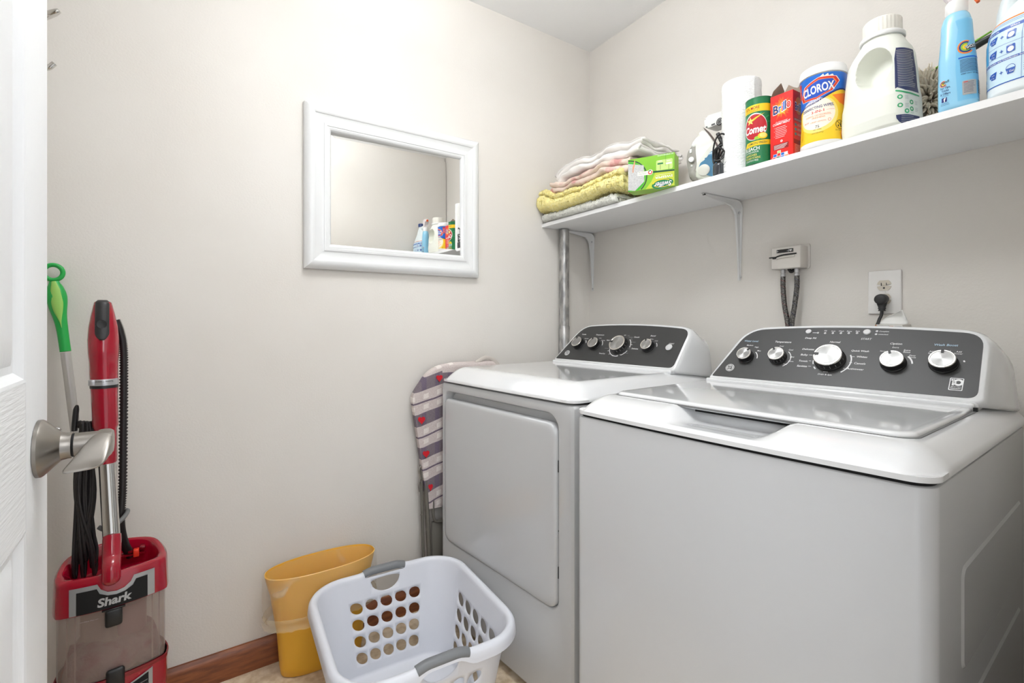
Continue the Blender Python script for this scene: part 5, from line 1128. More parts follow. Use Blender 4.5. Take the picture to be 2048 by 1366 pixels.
# dryer-sheet carton standing behind the console, with a sheet sticking out
ds = on_wall('dryer_sheet_box', 'small white and orange carton with a white sheet poking out, behind the washer panel', 'box', 1.243, 0.905)
bm = nb(); box(bm, 0.0, 0.062, -0.062, -0.002, 0.0, 0.2125, 0.001, 1); obj('carton', bm, mat('carton_white', (226, 224, 219), 0.6), ds)
P = Print(lambda x, z: ((x, -0.062, z), (0, -1, 0)), 0.1, 0.0001); P.rect(0.0, 0.003, 0.19, 0.212, mat('carton_tan', (180, 120, 82), 0.6)); P.rect(0.033, 0.042, 0.19, 0.2085, mat('carton_tan', (180, 120, 82), 0.6)); P.rect(0.0035, 0.0325, 0.2045, 0.2095, BLACKP, 1); P.rect(0.0042, 0.0318, 0.2035, 0.2088, PRINT, 2); P.rect(0.044, 0.060, 0.2045, 0.2085, PRINTG, 1); P.build('carton_printing', ds)
bm = nb()
sx_ = [[(-0.004, 0.2125), (0.020, 0.2128), (0.045, 0.2130), (0.063, 0.2128)], [(0.006, 0.222), (0.024, 0.226), (0.046, 0.226), (0.0635, 0.218)], [(0.020, 0.236), (0.030, 0.240), (0.047, 0.243), (0.0615, 0.228)], [(0.044, 0.246), (0.048, 0.249), (0.054, 0.2535), (0.058, 0.250)]]
gv = [[bm.verts.new((x, -0.034-0.010*sin(i*1.3+j)*0.6-0.01*(j == 3), z)) for i, (x, z) in enumerate(row)] for j, row in enumerate(sx_)]
for a, b in zip(gv, gv[1:]): bridge(bm, a, b, False)
o = obj('sheet', bm, mat('dryer_sheet', (236, 236, 233), 0.8), ds, angle=180); md = o.modifiers.new('s', 'SUBSURF'); md.levels = 2; md.render_levels = 2; md = o.modifiers.new('t', 'SOLIDIFY'); md.thickness = 0.0006

# ================================================================ ironing board between dryer and back wall
ib = thing('ironing_board', 'folded ironing board with a plaid heart cover standing between dryer and back wall', 'ironing board', (-0.75, -0.045, 0))
def ibp(L): return [(p[0]+0.75, p[2]) for p in L]
FRM = mat('board_grey_metal', (112, 108, 100), 0.5)
left = ibp([(-0.9044, -0.06, 0.3955), (-0.92, -0.06, 0.4985), (-0.9364, -0.06, 0.6159), (-0.9527, -0.06, 0.7227), (-0.9649, -0.06, 0.7997), (-0.9689, -0.06, 0.8341), (-0.9568, -0.06, 0.8613), (-0.9385, -0.06, 0.8864), (-0.9096, -0.06, 0.9227), (-0.8738, -0.06, 0.9456), (-0.8307, -0.06, 0.957), (-0.7684, -0.06, 0.9608), (-0.6944, -0.06, 0.9592), (-0.6022, -0.06, 0.9494)])
xr = 0.245
ls = spline([(a, b, 0) for a, b in left], 4)
bt = (-0.8502, -0.06, 0.4029); bt2 = (bt[0]+0.75, bt[2])
out = [(p.x, p.y) for p in ls]+[(xr-0.03, 0.925), (xr, 0.86), (xr-0.03, 0.52), (xr-0.05, 0.385)]+[(xr-0.05-(xr-0.05-left[0][0])*t, 0.385+(left[0][1]-0.385)*t+0.004*sin(t*9)) for t in (0.25, 0.5, 0.75)]
PHA, PHB = 0.05, 0.70
PL = mat('plaid_cover', (200, 184, 180), 0.9)
nt = PL.node_tree; b = nt.nodes['Principled BSDF']; tc = nt.nodes.new('ShaderNodeTexCoord'); sx = nt.nodes.new('ShaderNodeSeparateXYZ'); nt.links.new(tc.outputs['Object'], sx.inputs[0])
def mth(op, a, b_=None, c_=None):
    n = nt.nodes.new('ShaderNodeMath'); n.operation = op
    for i, v in enumerate((a, b_, c_)):
        if v is None: continue
        if isinstance(v, (int, float)): n.inputs[i].default_value = v
        else: nt.links.new(v, n.inputs[i])
    return n.outputs[0]
nz_ = nt.nodes.new('ShaderNodeTexNoise'); nz_.inputs['Scale'].default_value = 9; nt.links.new(tc.outputs['Object'], nz_.inputs['Vector'])
zz = mth('ADD', mth('SUBTRACT', sx.outputs['Z'], mth('MULTIPLY', sx.outputs['X'], 0.27)), mth('MULTIPLY', nz_.outputs[0], 0.012))
ph = mth('FRACT', mth('DIVIDE', mth("SUBTRACT", zz, -0.0159), 0.132))
def win(v, lo, hi): return mth('MULTIPLY', mth('GREATER_THAN', v, lo), mth('LESS_THAN', v, hi))
band = mth('MULTIPLY', win(ph, PHA, PHA+0.36), mth('SUBTRACT', 1.0, mth('MULTIPLY', mth('GREATER_THAN', sx.outputs['Z'], 0.924), mth('GREATER_THAN', sx.outputs['X'], -0.098))))
thin = win(ph, PHB, PHB+0.05)
px_ = mth('FRACT', mth('DIVIDE', mth('ADD', sx.outputs['X'], 0.3), 0.055))
sq = mth('MULTIPLY', win(px_, 0.25, 0.62), mth('ADD', win(ph, PHB-0.20, PHB-0.06), win(ph, PHB+0.10, PHB+0.24)))
def mixc(f, a, c):
    n = nt.nodes.new('ShaderNodeMix'); n.data_type = 'RGBA'; nt.links.new(f, n.inputs[0])
    if isinstance(a, tuple): n.inputs[6].default_value = lin(a)
    else: nt.links.new(a, n.inputs[6])
    n.inputs[7].default_value = lin(c); return n.outputs[2]
col = mixc(sq, (204, 192, 188), (226, 218, 212)); col = mixc(thin, col, (112, 98, 112)); col = mixc(band, col, (124, 113, 120))
col2 = mixc(mth('MULTIPLY', band, win(px_, 0.1, 0.45)), col, (112, 100, 116))
tw = nt.nodes.new('ShaderNodeTexNoise'); tw.inputs['Scale'].default_value = 420; nt.links.new(tc.outputs['Object'], tw.inputs['Vector'])
mm = nt.nodes.new('ShaderNodeMix'); mm.data_type = 'RGBA'; mm.blend_type = 'OVERLAY'; mm.inputs[0].default_value = 0.45; nt.links.new(col2, mm.inputs[6]); nt.links.new(tw.outputs[0], mm.inputs[7]); nt.links.new(mm.outputs[2], b.inputs['Base Color'])
bm = nb(); rows = []
zt_ = max(p[1] for p in left); zb_ = left[0][1]
NZ, NX = 90, 34
def xl(z):
    pts = left[:13]
    for (a, za), (c, zc) in zip(pts, pts[1:]):
        if za <= z <= zc: return a+(c-a)*(z-za)/(zc-za+1e-9)
    return pts[-1][0] if z > zt_ else pts[0][0]
lsp_ = [(p.x, p.y) for p in ls]
for j in range(NZ+1):
    z = zb_+(zt_-0.0008-zb_)*j/NZ
    a = None
    for (x0, z0), (x1, z1) in zip(lsp_, lsp_[1:]):
        if z0 <= z <= z1: a = x0+(x1-x0)*(z-z0)/(z1-z0+1e-9); break
    if a is None: a = lsp_[-1][0]
    ztop = sm(zt_-0.12, zt_, z); R_ = xr-0.03*(1-sm(zb_, 0.7, z))-0.10*ztop*ztop
    row = []
    for i in range(NX+1):
        t = i/NX; x = a+(R_-a)*t
        e = min(t, 1-t)*(R_-a)
        y = -0.012-0.006*min(1, e/0.010)-0.004*sin(x*38+z*6)*sm(0.75, 0.5, z)-0.002*noise.noise(V((x*20, z*14, 0)))
        zz_ = z+0.010*sin(t*4)*sm(0.55, 0.38, z)*(-1 if t > 0.5 else 0.3)
        row.append((x, y*(1-0.85*sm(zt_-0.010, zt_, z)), zz_))
    rows.append(row)
Vf = [[bm.verts.new(p) for p in r] for r in rows]; Vb = [[bm.verts.new((p[0], 0.010, p[2])) for p in (r[0], r[-1])] for r in rows]
for a, c in zip(Vf, Vf[1:]): bridge(bm, a, c, False)
for j in range(NZ):
    bm.faces.new((Vf[j][0], Vf[j+1][0], Vb[j+1][0], Vb[j][0])); bm.faces.new((Vf[j][-1], Vb[j][1], Vb[j+1][1], Vf[j+1][-1])); bm.faces.new((Vb[j][0], Vb[j+1][0], Vb[j+1][1], Vb[j][1]))
bm.faces.new(Vf[-1]+[Vb[-1][1], Vb[-1][0]]); bm.faces.new([Vb[0][0], Vb[0][1]]+Vf[0][::-1])
obj('cover', bm, PL, ib, angle=50)
HRT = mat('heart_red', (206, 24, 40), 0.8)
bm = nb()
def heart(c, s_, squash=1.0):
    p = [(c[0]+s_*squash*0.9*16*sin(t)**3/17, c[1]+s_*(13*cos(t)-5*cos(2*t)-2*cos(3*t)-cos(4*t))/17) for t in [2*pi*k/28 for k in range(28)]]
    prism(bm, p, -0.0235, -0.0185, 'y')
for c, s_, q_ in (((-0.8624, -0.065, 0.9046), 0.0155, 1), ((-0.9366, -0.065, 0.7501), 0.0165, 1), ((-0.9181, -0.065, 0.6189), 0.0155, 1), ((-0.8994, -0.065, 0.4882), 0.0145, 0.7)):
    bm = nb(); heart((c[0]+0.75, c[2]), s_, q_); obj('heart_patch', bm, HRT, ib)
bm = nb(); tube(bm, spline([(p[0]+0.75, -0.006, p[2]) for p in ((-0.6909, -0.05, 0.9532), (-0.6646, -0.05, 0.9663), (-0.6403, -0.05, 0.9736), (-0.6107, -0.05, 0.966), (-0.5882, -0.05, 0.948), (-0.5756, -0.05, 0.9304))], 6), 0.0085, 10, flat=0.5, up=(0, 1, 0)); obj('hanging_loop', bm, mat('loop_cloth', (206, 198, 190), 0.9), ib)
bm = nb(); x_ = ibp([(-0.886, -0.05, 0.3435), (-0.8409, -0.05, 0.3328)]); box(bm, x_[0][0], 0.20, -0.008, 0.004, 0.05, 0.345, 0.003); obj('board_deck', bm, FRM, ib)
bm = nb(); lp = spline([(x_[0][0]+0.002, -0.010, 0.43), (x_[0][0]+0.002, -0.012, 0.375), (x_[0][0]+0.010, -0.012, 0.352), (x_[0][0]+0.028, -0.012, 0.344), (x_[0][0]+0.08, -0.012, 0.344)], 6); tube(bm, lp, 0.006, 10); obj('frame_tube', bm, FRM, ib)
def leg(pa, pb, r, y, fl=1.0):
    a, b_ = (pa[0]+0.75, pa[2]), (pb[0]+0.75, pb[2]); d = (b_[0]-a[0])/(b_[1]-a[1])
    bm = nb(); tube(bm, [(a[0], y, a[1]), (b_[0], y, b_[1]), (a[0]+d*(0.008-a[1]), y, 0.008)], r, 12, flat=fl); obj('leg', bm, FRM, ib)
leg((-0.9277, -0.045, 0.5727), (-0.9194, -0.045, 0.263), 0.006, 0.004); leg((-0.9133, -0.05, 0.5137), (-0.9008, -0.05, 0.26), 0.0125, -0.006, 0.6)
bm = nb(); c = [(p[0]+0.75, -0.002, p[2]) for p in ((-0.9298, -0.045, 0.573), (-0.938, -0.045, 0.5553), (-0.9339, -0.045, 0.5258), (-0.9401, -0.045, 0.4982), (-0.938, -0.045, 0.4729))]; tube(bm, spline(c, 5), 0.003, 8); obj('latch', bm, STEEL, ib)
for c in ((-0.9342, -0.055, 0.5151), (-0.9341, -0.05, 0.3874)):
    bm = nb(); lathe(bm, [(0, 0), (0.0045, 0), (0.0035, 0.003), (0, 0.003)], o=(c[0]+0.75, -0.012, c[2]), axis=(0, -1, 0), seg=12); obj('rivet', bm, STEEL, ib)

# ================================================================ waste bin with liner
tc_ = thing('waste_bin', 'slim oval yellow plastic waste bin against the back wall', 'waste bin', (-1.302, -0.087, 0))
YB = mat('bin_yellow', (238, 180, 56), 0.4, sss=0.15)
def oval(a, b, z, n=64, e=0.85): return [(a*sgn(cos(t))*abs(cos(t))**e, b*sgn(sin(t))*abs(sin(t))**e, z) for t in [2*pi*k/n for k in range(n)]]
bm = nb()
loft(bm, [oval(0.120, 0.0487, 0.0), oval(0.127, 0.0531, 0.004), oval(0.131, 0.0548, 0.03), oval(0.138, 0.0583, 0.13), oval(0.158, 0.0661, 0.26), oval(0.172, 0.0726, 0.318), oval(0.174, 0.0740, 0.326), oval(0.171, 0.0722, 0.328), oval(0.169, 0.0705, 0.318), oval(0.154, 0.0635, 0.26), oval(0.135, 0.0557, 0.13), oval(0.124, 0.0496, 0.01)])
obj('bin_body', bm, YB, tc_, angle=50)
ln = thing('bin_liner', 'clear crinkled plastic bag lining the yellow waste bin', 'bag', (-1.302, -0.087, 0))
LNM = wrinkled_film('liner_film', (252, 246, 230), 0.12, 0.75)
bm = nb(); rgs = []; n = 150
rl_ = [(0.116, 0.0452, 0.020, 0), (0.126, 0.0505, 0.10, 0.3), (0.142, 0.0574, 0.20, 0.5), (0.158, 0.0644, 0.28, 0.6), (0.168, 0.0696, 0.315, 0.3), (0.1725, 0.0729, 0.3305, 0.05), (0.1775, 0.0764, 0.3305, 0.1), (0.1795, 0.0779, 0.320, 0.3), (0.180, 0.0800, 0.27, 0.7), (0.180, 0.0818, 0.22, 0.9), (0.173, 0.0783, 0.198, 1.0), (0.172, 0.0783, 0.180, 1.1), (0.176, 0.0800, 0.170, 1.3)]
for i, (a, b_, z, k) in enumerate(rl_):
    o_ = oval(a, b_, z, n); rr = []
    for j, p in enumerate(o_):
        t = 2*pi*j/n; q = V(p)
        d = V((cos(t), sin(t), 0)); w_ = k*0.0055*(noise.noise(V((cos(t)*9, sin(t)*9, i*0.35)))+0.5*noise.noise(V((cos(t)*22, sin(t)*22, i*0.7))))
        if i >= 6: w_ = abs(w_)*1.2
        elif i < 5: w_ = -abs(w_)*1.4
        q += d*w_; q.z += k*0.005*noise.noise(V((cos(t)*5+3, sin(t)*5, i*0.4))) if i > 8 else 0
        rr.append(q)
    rgs.append(rr)
rs = [ring(bm, r) for r in rgs]
for a, b_ in zip(rs, rs[1:]): bridge(bm, a, b_)
bm.faces.new(rs[0]); o = obj('bag', bm, LNM, ln, angle=180)
md = o.modifiers.new('s', 'SUBSURF'); md.levels = 1; md.render_levels = 1
bm = nb(); rgs = []
for i in range(9):
    f_ = i/8; rgs.append([(q := V(p)) and V((q.x*(1+0.035*noise.noise(V((j*0.45, i*0.3, 2)))), q.y*(1+0.06*noise.noise(V((j*0.45, i*0.3, 7)))), q.z+0.003*noise.noise(V((j*0.3, i, 4))))) for j, p in enumerate(oval(0.1745+0.0045*sin(f_*7), 0.0805+0.003*sin(f_*7), 0.203-0.036*f_, 150))])
rs = [ring(bm, r) for r in rgs]
for a, b_ in zip(rs, rs[1:]): bridge(bm, a, b_)
obj('gathered_hem', bm, wrinkled_film('hem_film', (246, 226, 180), 0.30, 0.75), ln, angle=180)

# ================================================================ laundry basket
lb = thing('laundry_basket', 'white plastic laundry basket with grey grips and oval holes standing before the dryer', 'laundry basket', (-1.148, -0.452, 0), rad(-4))
BKM = mat('basket_white', (224, 226, 233), 0.38)
BWX, BLY, BZ = 0.246, 0.262, 0.300     # half width, half length, rim height
def bring(z, off=0.0):
    k = sm(0.0, 1.0, z/BZ)*0+z/BZ
    return (BWX-0.016-0.050*(1-k)+off, BLY-0.016-0.052*(1-k)+off, 0.080+0.02*k)
def per(s_, z, off=0):
    """point at perimeter parameter s_ in 0..4 (side index + fraction) on the basket wall"""
    a, b_, r = bring(z, off); side = int(s_) % 4; f = s_-int(s_)
    # fraction 0..0.14 and 0.86..1 are the corner halves
    C = [((-a, -b_), (a, -b_)), ((a, -b_), (a, b_)), ((a, b_), (-a, b_)), ((-a, b_), (-a, -b_))][side]
    p0, p1 = V(C[0]+(0,)), V(C[1]+(0,)); d = (p1-p0).normalized(); nrm_ = V((d.y, -d.x, 0)); L = (p1-p0).length
    if f < CF:
        an = (1-f/CF)*pi/4; c = p0+d*r-nrm_*r; q = c+nrm_*r*cos(an)-d*r*sin(an)
    elif f > 1-CF:
        an = (1-(1-f)/CF)*pi/4; c = p1-d*r-nrm_*r; q = c+nrm_*r*cos(an)+d*r*sin(an)
    else: q = p0+d*(r+(L-2*r)*(f-CF)/(1-2*CF))
    return V((q.x, q.y, z))
CF = 0.2
# wall as a quad grid; some cells carry an oval hole
bm = nb(); vd = {}
SUB = 4
ncol = 14; cols = [CF/2*i for i in range(2)]+[CF+(1-2*CF)*(i)/10 for i in range(11)]+[1-CF/2]
cols = [0.0, CF*0.5, CF]+[CF+(1-2*CF)*i/10 for i in range(1, 10)]+[1-CF, 1-CF*0.5]
zrows = [0.012, 0.0225, 0.0335, 0.0825, 0.1315, 0.1805, 0.2295, 0.2330, 0.2830, 0.288]
def vert(s_, z):
    key = (round(s_ % 4, 5), round(z, 5))
    if key not in vd: vd[key] = bm.verts.new(per(s_ % 4, z))
    return vd[key]
def cellb(s0, s1, z0, z1):
    n = SUB; B_ = [(s0+(s1-s0)*i/n, z0) for i in range(n)]+[(s1, z0+(z1-z0)*i/n) for i in range(n)]+[(s1-(s1-s0)*i/n, z1) for i in range(n)]+[(s0, z1-(z1-z0)*i/n) for i in range(n)]
    return B_
def plain(s0, s1, z0, z1):
    for i in range(SUB):
        for j in range(SUB):
            a, b_ = s0+(s1-s0)*i/SUB, s0+(s1-s0)*(i+1)/SUB; c, d = z0+(z1-z0)*j/SUB, z0+(z1-z0)*(j+1)/SUB
            try: bm.faces.new((vert(a, c), vert(b_, c), vert(b_, d), vert(a, d)))
            except ValueError: pass
def holed(s0, s1, z0, z1, rx, rz, tilt=0.0, pnt=0.0):
    B_ = cellb(s0, s1, z0, z1); sc, zc = (s0+s1)/2, (z0+z1)/2; hs, hz_ = (s1-s0)/2, (z1-z0)/2; inn = []
    for s_, z in B_:
        an = math.atan2((z-zc)/hz_, (s_-sc)/hs)
        u_, v_ = cos(an), sin(an); r_ = 1.0
        x = rx*u_; y = rz*v_
        x2 = x+tilt*y; 
        inn.append(bm.verts.new(per((sc+hs*x2) % 4, zc+hz_*y)))
    out = [vert(a, b_) for a, b_ in B_]
    n = len(out)
    for i in range(n):
        try: bm.faces.new((out[i], out[(i+1) % n], inn[(i+1) % n], inn[i]))
        except ValueError: pass
for side in range(4):
    cs = [side+c for c in cols]+[side+1.0]
    for ci in range(len(cs)-1):
        s0, s1 = cs[ci], cs[ci+1]
        for zi in range(len(zrows)-1):
            z0, z1 = zrows[zi], zrows[zi+1]
            inside = 2 <= ci <= 11
            grip = side in (0, 2) and 5 <= ci <= 8 and zi in (7,)
            if grip: continue
            if inside and ci < 12 and 2 <= zi <= 5 and (ci % 2 == 0): continue
            if inside and ci < 12 and 2 <= zi <= 5: continue
            plain(s0, s1, z0, z1)
    # grip opening spans four columns
    if side in (0, 2):
        s0, s1 = cs[5], cs[9]; z0, z1 = zrows[7], zrows[8]
        B_ = [(s0+(s1-s0)*i/16, z0) for i in range(16)]+[(s1, z0+(z1-z0)*i/4) for i in range(4)]+[(s1-(s1-s0)*i/16, z1) for i in range(16)]+[(s0, z1-(z1-z0)*i/4) for i in range(4)]
        # use the shared grid vertices
        def key_s(s_): return s_
        out = [vert(a, b_) for a, b_ in B_]; sc, zc = (s0+s1)/2, 0.272; inn = []
        for s_, z in B_:
            an = math.atan2((z-(z0+z1)/2)/((z1-z0)/2), (s_-sc)/((s1-s0)/2))
            yy = sin(an); inn.append(bm.verts.new(per(sc+(s1-s0)/2*0.95*cos(an), zc+(0.035 if yy < 0 else 0.008)*yy)))
        n = len(out)
        for i in range(n): bm.faces.new((out[i], out[(i+1) % n], inn[(i+1) % n], inn[i]))
    # five columns and four rows of holes, each cell two grid columns wide
    for k in range(5):
        a, b_ = cs[2+2*k], cs[4+2*k]
        for zi in range(2, 6):
            z0, z1 = zrows[zi], zrows[zi+1]
            # outer loop must use the same points as the neighbouring quads (8 per long edge)
            B_ = [(a+(b_-a)*i/8, z0) for i in range(8)]+[(b_, z0+(z1-z0)*i/4) for i in range(4)]+[(b_-(b_-a)*i/8, z1) for i in range(8)]+[(a, z1-(z1-z0)*i/4) for i in range(4)]
            out = [vert(s_, z) for s_, z in B_]; sc, zc = (a+b_)/2, (z0+z1)/2; inn = []
            for s_, z in B_:
                an = math.atan2((z-zc)/((z1-z0)/2), (s_-sc)/((b_-a)/2)); c_, q_ = cos(an), sin(an)
                x = 0.80*c_; y = 0.71*q_
                x += 0.20*q_*abs(q_)**0.3
                inn.append(bm.verts.new(per(sc+(b_-a)/2*x, zc+(z1-z0)/2*y)))
            n = len(out)
            for i in range(n): bm.faces.new((out[i], out[(i+1) % n], inn[(i+1) % n], inn[i]))
bot = [vert(side+c, zrows[0]) for side in range(4) for c in [x for ci in range(len(cols)) for x in [cols[ci]+(((cols+[1.0])[ci+1]-cols[ci])*q/SUB) for q in range(SUB)]]]
b2 = [bm.verts.new((v.co.x*0.97, v.co.y*0.97, 0.003)) for v in bot]; bridge(bm, bot, b2); bm.faces.new(b2)
bmesh.ops.remove_doubles(bm, verts=bm.verts, dist=1e-5)
bmesh.ops.recalc_face_normals(bm, faces=bm.faces)
for f_ in bm.faces: f_.smooth = True
o = obj('basket_body', bm, BKM, lb, recalc=False)
md = o.modifiers.new('t', 'SOLIDIFY'); md.thickness = 0.0028; md.offset = 0
# rolled rim: sweep a lip profile round the top
def rimpath(off): return None
bm = nb(); rings = []
prof = [(-0.004, -0.014), (-0.003, -0.004), (0.001, 0.003), (0.008, 0.006), (0.016, 0.003), (0.021, -0.005), (0.0225, -0.016), (0.0235, -0.026), (0.0215, -0.026), (0.019, -0.016), (0.014, -0.004), (0.004, -0.002)]
S_ = [side+f_ for side in range(4) for f_ in [i/40 for i in range(40)]]
for s_ in S_:
    side = int(s_); f_ = s_-side; p = per(s_, 0.296); t = (per((s_+0.01) % 4, 0.296)-per((s_-0.01) % 4, 0.296)).normalized(); n_ = V((t.y, -t.x, 0))
    dz = 0.0; sk = 1.0
    if side in (0, 2):
        q = sm(0.30, 0.42, f_)*(1-sm(0.58, 0.70, f_)); dz = 0.010*q; sk = 1-0.45*q
    rings.append([p+n_*a+V((0, 0, b_*(sk if b_ < -0.006 else 1)+dz)) for a, b_ in prof])
R_ = [ring(bm, r) for r in rings]
for a, b_ in zip(R_, R_[1:]+R_[:1]): bridge(bm, a, b_)
obj('rim', bm, BKM, lb, angle=60)
for side in (0, 2):
    bm = nb(); P_ = []
    for i in range(21):
        f_ = 0.345+0.31*i/20; s_ = side+f_; p = per(s_, 0.296); t = (per(s_+0.01, 0.296)-per(s_-0.01, 0.296)).normalized(); n_ = V((t.y, -t.x, 0))
        q = sm(0.30, 0.42, f_)*(1-sm(0.58, 0.70, f_)); P_.append(p+n_*0.009+V((0, 0, -0.004+0.010*q)))
    tube(bm, P_, 0.0142, 18, flat=0.88); obj('grip', bm, mat('grip_grey', (122, 124, 127), 0.5), lb, angle=60)

# ================================================================ floor sweeper leaning in the corner
mp = thing('floor_sweeper', 'aluminium pole sweeper with a green handle leaning on the wall behind the vacuum', 'mop', (-1.80, -0.10, 0))
O_ = V((-1.80, -0.10, 0))
def mpp(p): return V(p)-O_
top, mid, low = mpp((-1.9714, -0.022, 1.2564)), mpp((-1.9448, -0.042, 1.0436)), mpp((-1.9242, -0.055, 0.848))
dirv = (low-mid).normalized(); foot = mid+dirv*((0.03-mid.z)/dirv.z); foot.y = max(foot.y, -0.03)
ALU = mat('pole_aluminium', (196, 194, 190), 0.35, metal=0.6)
bm = nb(); tube(bm, [mid, low, foot], 0.0108, 16); obj('pole', bm, ALU, mp)
bm = nb(); j1, j2 = mid.lerp(foot, 0.27), mid.lerp(foot, 0.36); tube(bm, [j1, j2], 0.0118, 16); obj('pole_joint', bm, ALU, mp)
GH = mat('sweeper_green', (34, 168, 74), 0.35); GL = mat('sweeper_lime', (150, 200, 96), 0.55)
hp = [mpp(p) for p in ((-1.9701, -0.024, 1.2324), (-1.9649, -0.026, 1.1965), (-1.9603, -0.03, 1.1566), (-1.9529, -0.034, 1.11), (-1.9451, -0.04, 1.0462))]
bm = nb(); hs = spline([tuple(p) for p in hp], 6); rr = [0.010, 0.012, 0.015, 0.017, 0.0185, 0.020, 0.0208, 0.0212, 0.0210, 0.0205, 0.0198, 0.0188, 0.0176, 0.0164, 0.0152, 0.0142, 0.0134, 0.0128, 0.0124, 0.0121, 0.0119, 0.0118, 0.0117, 0.0117, 0.0117]
tube(bm, hs, rr, 20, flat=0.8, up=(0, 1, 0)); obj('handle', bm, GH, mp)
bm = nb(); c = mpp((-1.9718, -0.022, 1.2564)); tube(bm, [(c.x+0.0190*cos(2*pi*k/32), c.y, c.z+0.0200*sin(2*pi*k/32)) for k in range(32)], 0.0056, 12, closed=True); obj('hang_ring', bm, GH, mp)
bm = nb(); g0 = spline([tuple(V(p)+V((0.001, -0.012, 0))) for p in hp[:4]], 6); tube(bm, g0, [0.004, 0.0055, 0.007, 0.0085, 0.0098, 0.0108, 0.0115, 0.0120, 0.0122, 0.0122, 0.0118, 0.011, 0.0098, 0.0082, 0.006, 0.004, 0.002, 0.001, 0.0005], 16, flat=0.45, up=(0, 1, 0)); obj('rubber_grip', bm, GL, mp)
bm = nb(); box(bm, foot.x-0.125, foot.x+0.125, foot.y-0.045, min(foot.y+0.045, 0.075), 0.001, 0.022, 0.006, 2); obj('sweeper_head', bm, GREYPL, mp)

# ================================================================ upright vacuum
VX, VY = -1.829, -0.246
vc = thing('upright_vacuum', 'red upright vacuum cleaner with a clear dust cup, between open door and back wall', 'vacuum cleaner', (VX, VY, 0))
def vp(p): return V(p)-V((VX, VY, 0))
def plan(z, g_=0.0, n=12):
    """outline of the canister seen from above: gently bowed front, rounded back"""
    P_ = [(-0.094, -0.062), (0.094, -0.062), (0.100, -0.020), (0.082, 0.048), (0.0, 0.078), (-0.082, 0.048), (-0.100, -0.020)]
    a = []
    for i in range(n+1): x = -0.090+0.18*i/n; a.append((x, -0.066-0.016*(1-(x/0.09)**2)))
    b_ = spline([(0.090, -0.066, 0), (0.098, -0.056, 0), (0.102, -0.020, 0), (0.086, 0.040, 0), (0.045, 0.070, 0), (0.0, 0.080, 0), (-0.045, 0.070, 0), (-0.086, 0.040, 0), (-0.102, -0.020, 0), (-0.098, -0.056, 0), (-0.090, -0.066, 0)], 4)[1:-1]
    P_ = a+[(p.x, p.y) for p in b_]
    return [(x*(1+g_), y*(1+g_), z) for x, y in P_]
zc0, zc1 = 0.301, 0.465
bm = nb(); loft(bm, [plan(0.075, -0.05), plan(0.09, 0.0), plan(0.20, 0.02), plan(0.292, 0.035), plan(zc0, 0.045), plan(zc0+0.003, 0.02)]); obj('lower_body', bm, RED, vc, angle=40)
bm = nb(); loft(bm, [plan(zc0-0.006, 0.047), plan(zc0-0.001, 0.055), plan(zc0+0.003, 0.047)], True, True); obj('base_trim', bm, RED2, vc, angle=50)
CUP = film('cup_smoke', (168, 148, 138), 0.52, 0.08)
bm = nb(); a = [plan(z, -0.015) for z in (zc0+0.003, zc0+0.07, zc1)]; loft(bm, a, False, False); obj('dust_cup', bm, CUP, vc, angle=50)
bm = nb()
dust = []
for k, (z, g_) in enumerate(((zc0+0.004, -0.10), (zc0+0.03, -0.12), (zc0+0.055, -0.2), (zc0+0.066, -0.45), (zc0+0.07, -0.8))):
    dust.append([(x+0.006*noise.noise(V((x*40, y*40, k))), y+0.006*noise.noise(V((x*40, y*40, k+9))), zz_+0.016*noise.noise(V((x*26, y*26, k*0.3)))) for x, y, zz_ in plan(z, g_)])
loft(bm, dust); o = obj('collected_dust', bm, mat('dust', (122, 94, 96), 0.95, bump=(140, 0.6, 0.003), noise_mix=((110, 40, 60), 30, 0.45, 0.62)), vc, angle=180)
bm = nb(); lathe(bm, [(0.0, 0), (0.052, 0), (0.050, 0.012), (0.034, 0.05), (0.034, 0.13), (0, 0.13)], o=(0.028, 0.0, zc0+0.004), seg=36, sx=1.1); obj('cyclone_cone', bm, mat('cyclone_mauve', (118, 52, 74), 0.4), vc, angle=50)
bm = nb(); lathe(bm, [(0, 0), (0.072, 0), (0.070, 0.02), (0.046, 0.055), (0.046, 0.13), (0, 0.13)], o=(-0.015, 0.012, zc0+0.016), seg=36); obj('inner_shroud', bm, mat('shroud_taupe', (150, 132, 122), 0.5), vc, angle=50)
for x in (-0.082, -0.068, 0.072, 0.086):
    bm = nb(); y = -0.066-0.016*(1-(x/0.09)**2); box(bm, x-0.0012, x+0.0012, y+0.003, y+0.012, zc0+0.004, zc1, 0.0004, 1); obj('cup_rib', bm, CUP, vc)
# top ring with its hollow
bm = nb()
def sc_(g0, z, dx=0, dy=0): return [(x+dx, y+dy, zz_) for x, y, zz_ in plan(z, g0)]
TH = 0.545
def tilt(r): return [(x, y, z+0.018*sm(-0.08, 0.08, y)*(1 if z > 0.5 else 0)) for x, y, z in r]
loft(bm, [sc_(0.0, zc1-0.001), sc_(0.045, zc1+0.001), sc_(0.050, zc1+0.006), tilt(sc_(0.030, TH-0.016)), tilt(sc_(0.015, TH-0.005)), tilt(sc_(-0.03, TH)), tilt(sc_(-0.10, TH)), tilt(sc_(-0.15, TH-0.004)), tilt(sc_(-0.19, TH-0.030)), sc_(-0.25, 0.505)]); obj('top_housing', bm, RED, vc, angle=45)
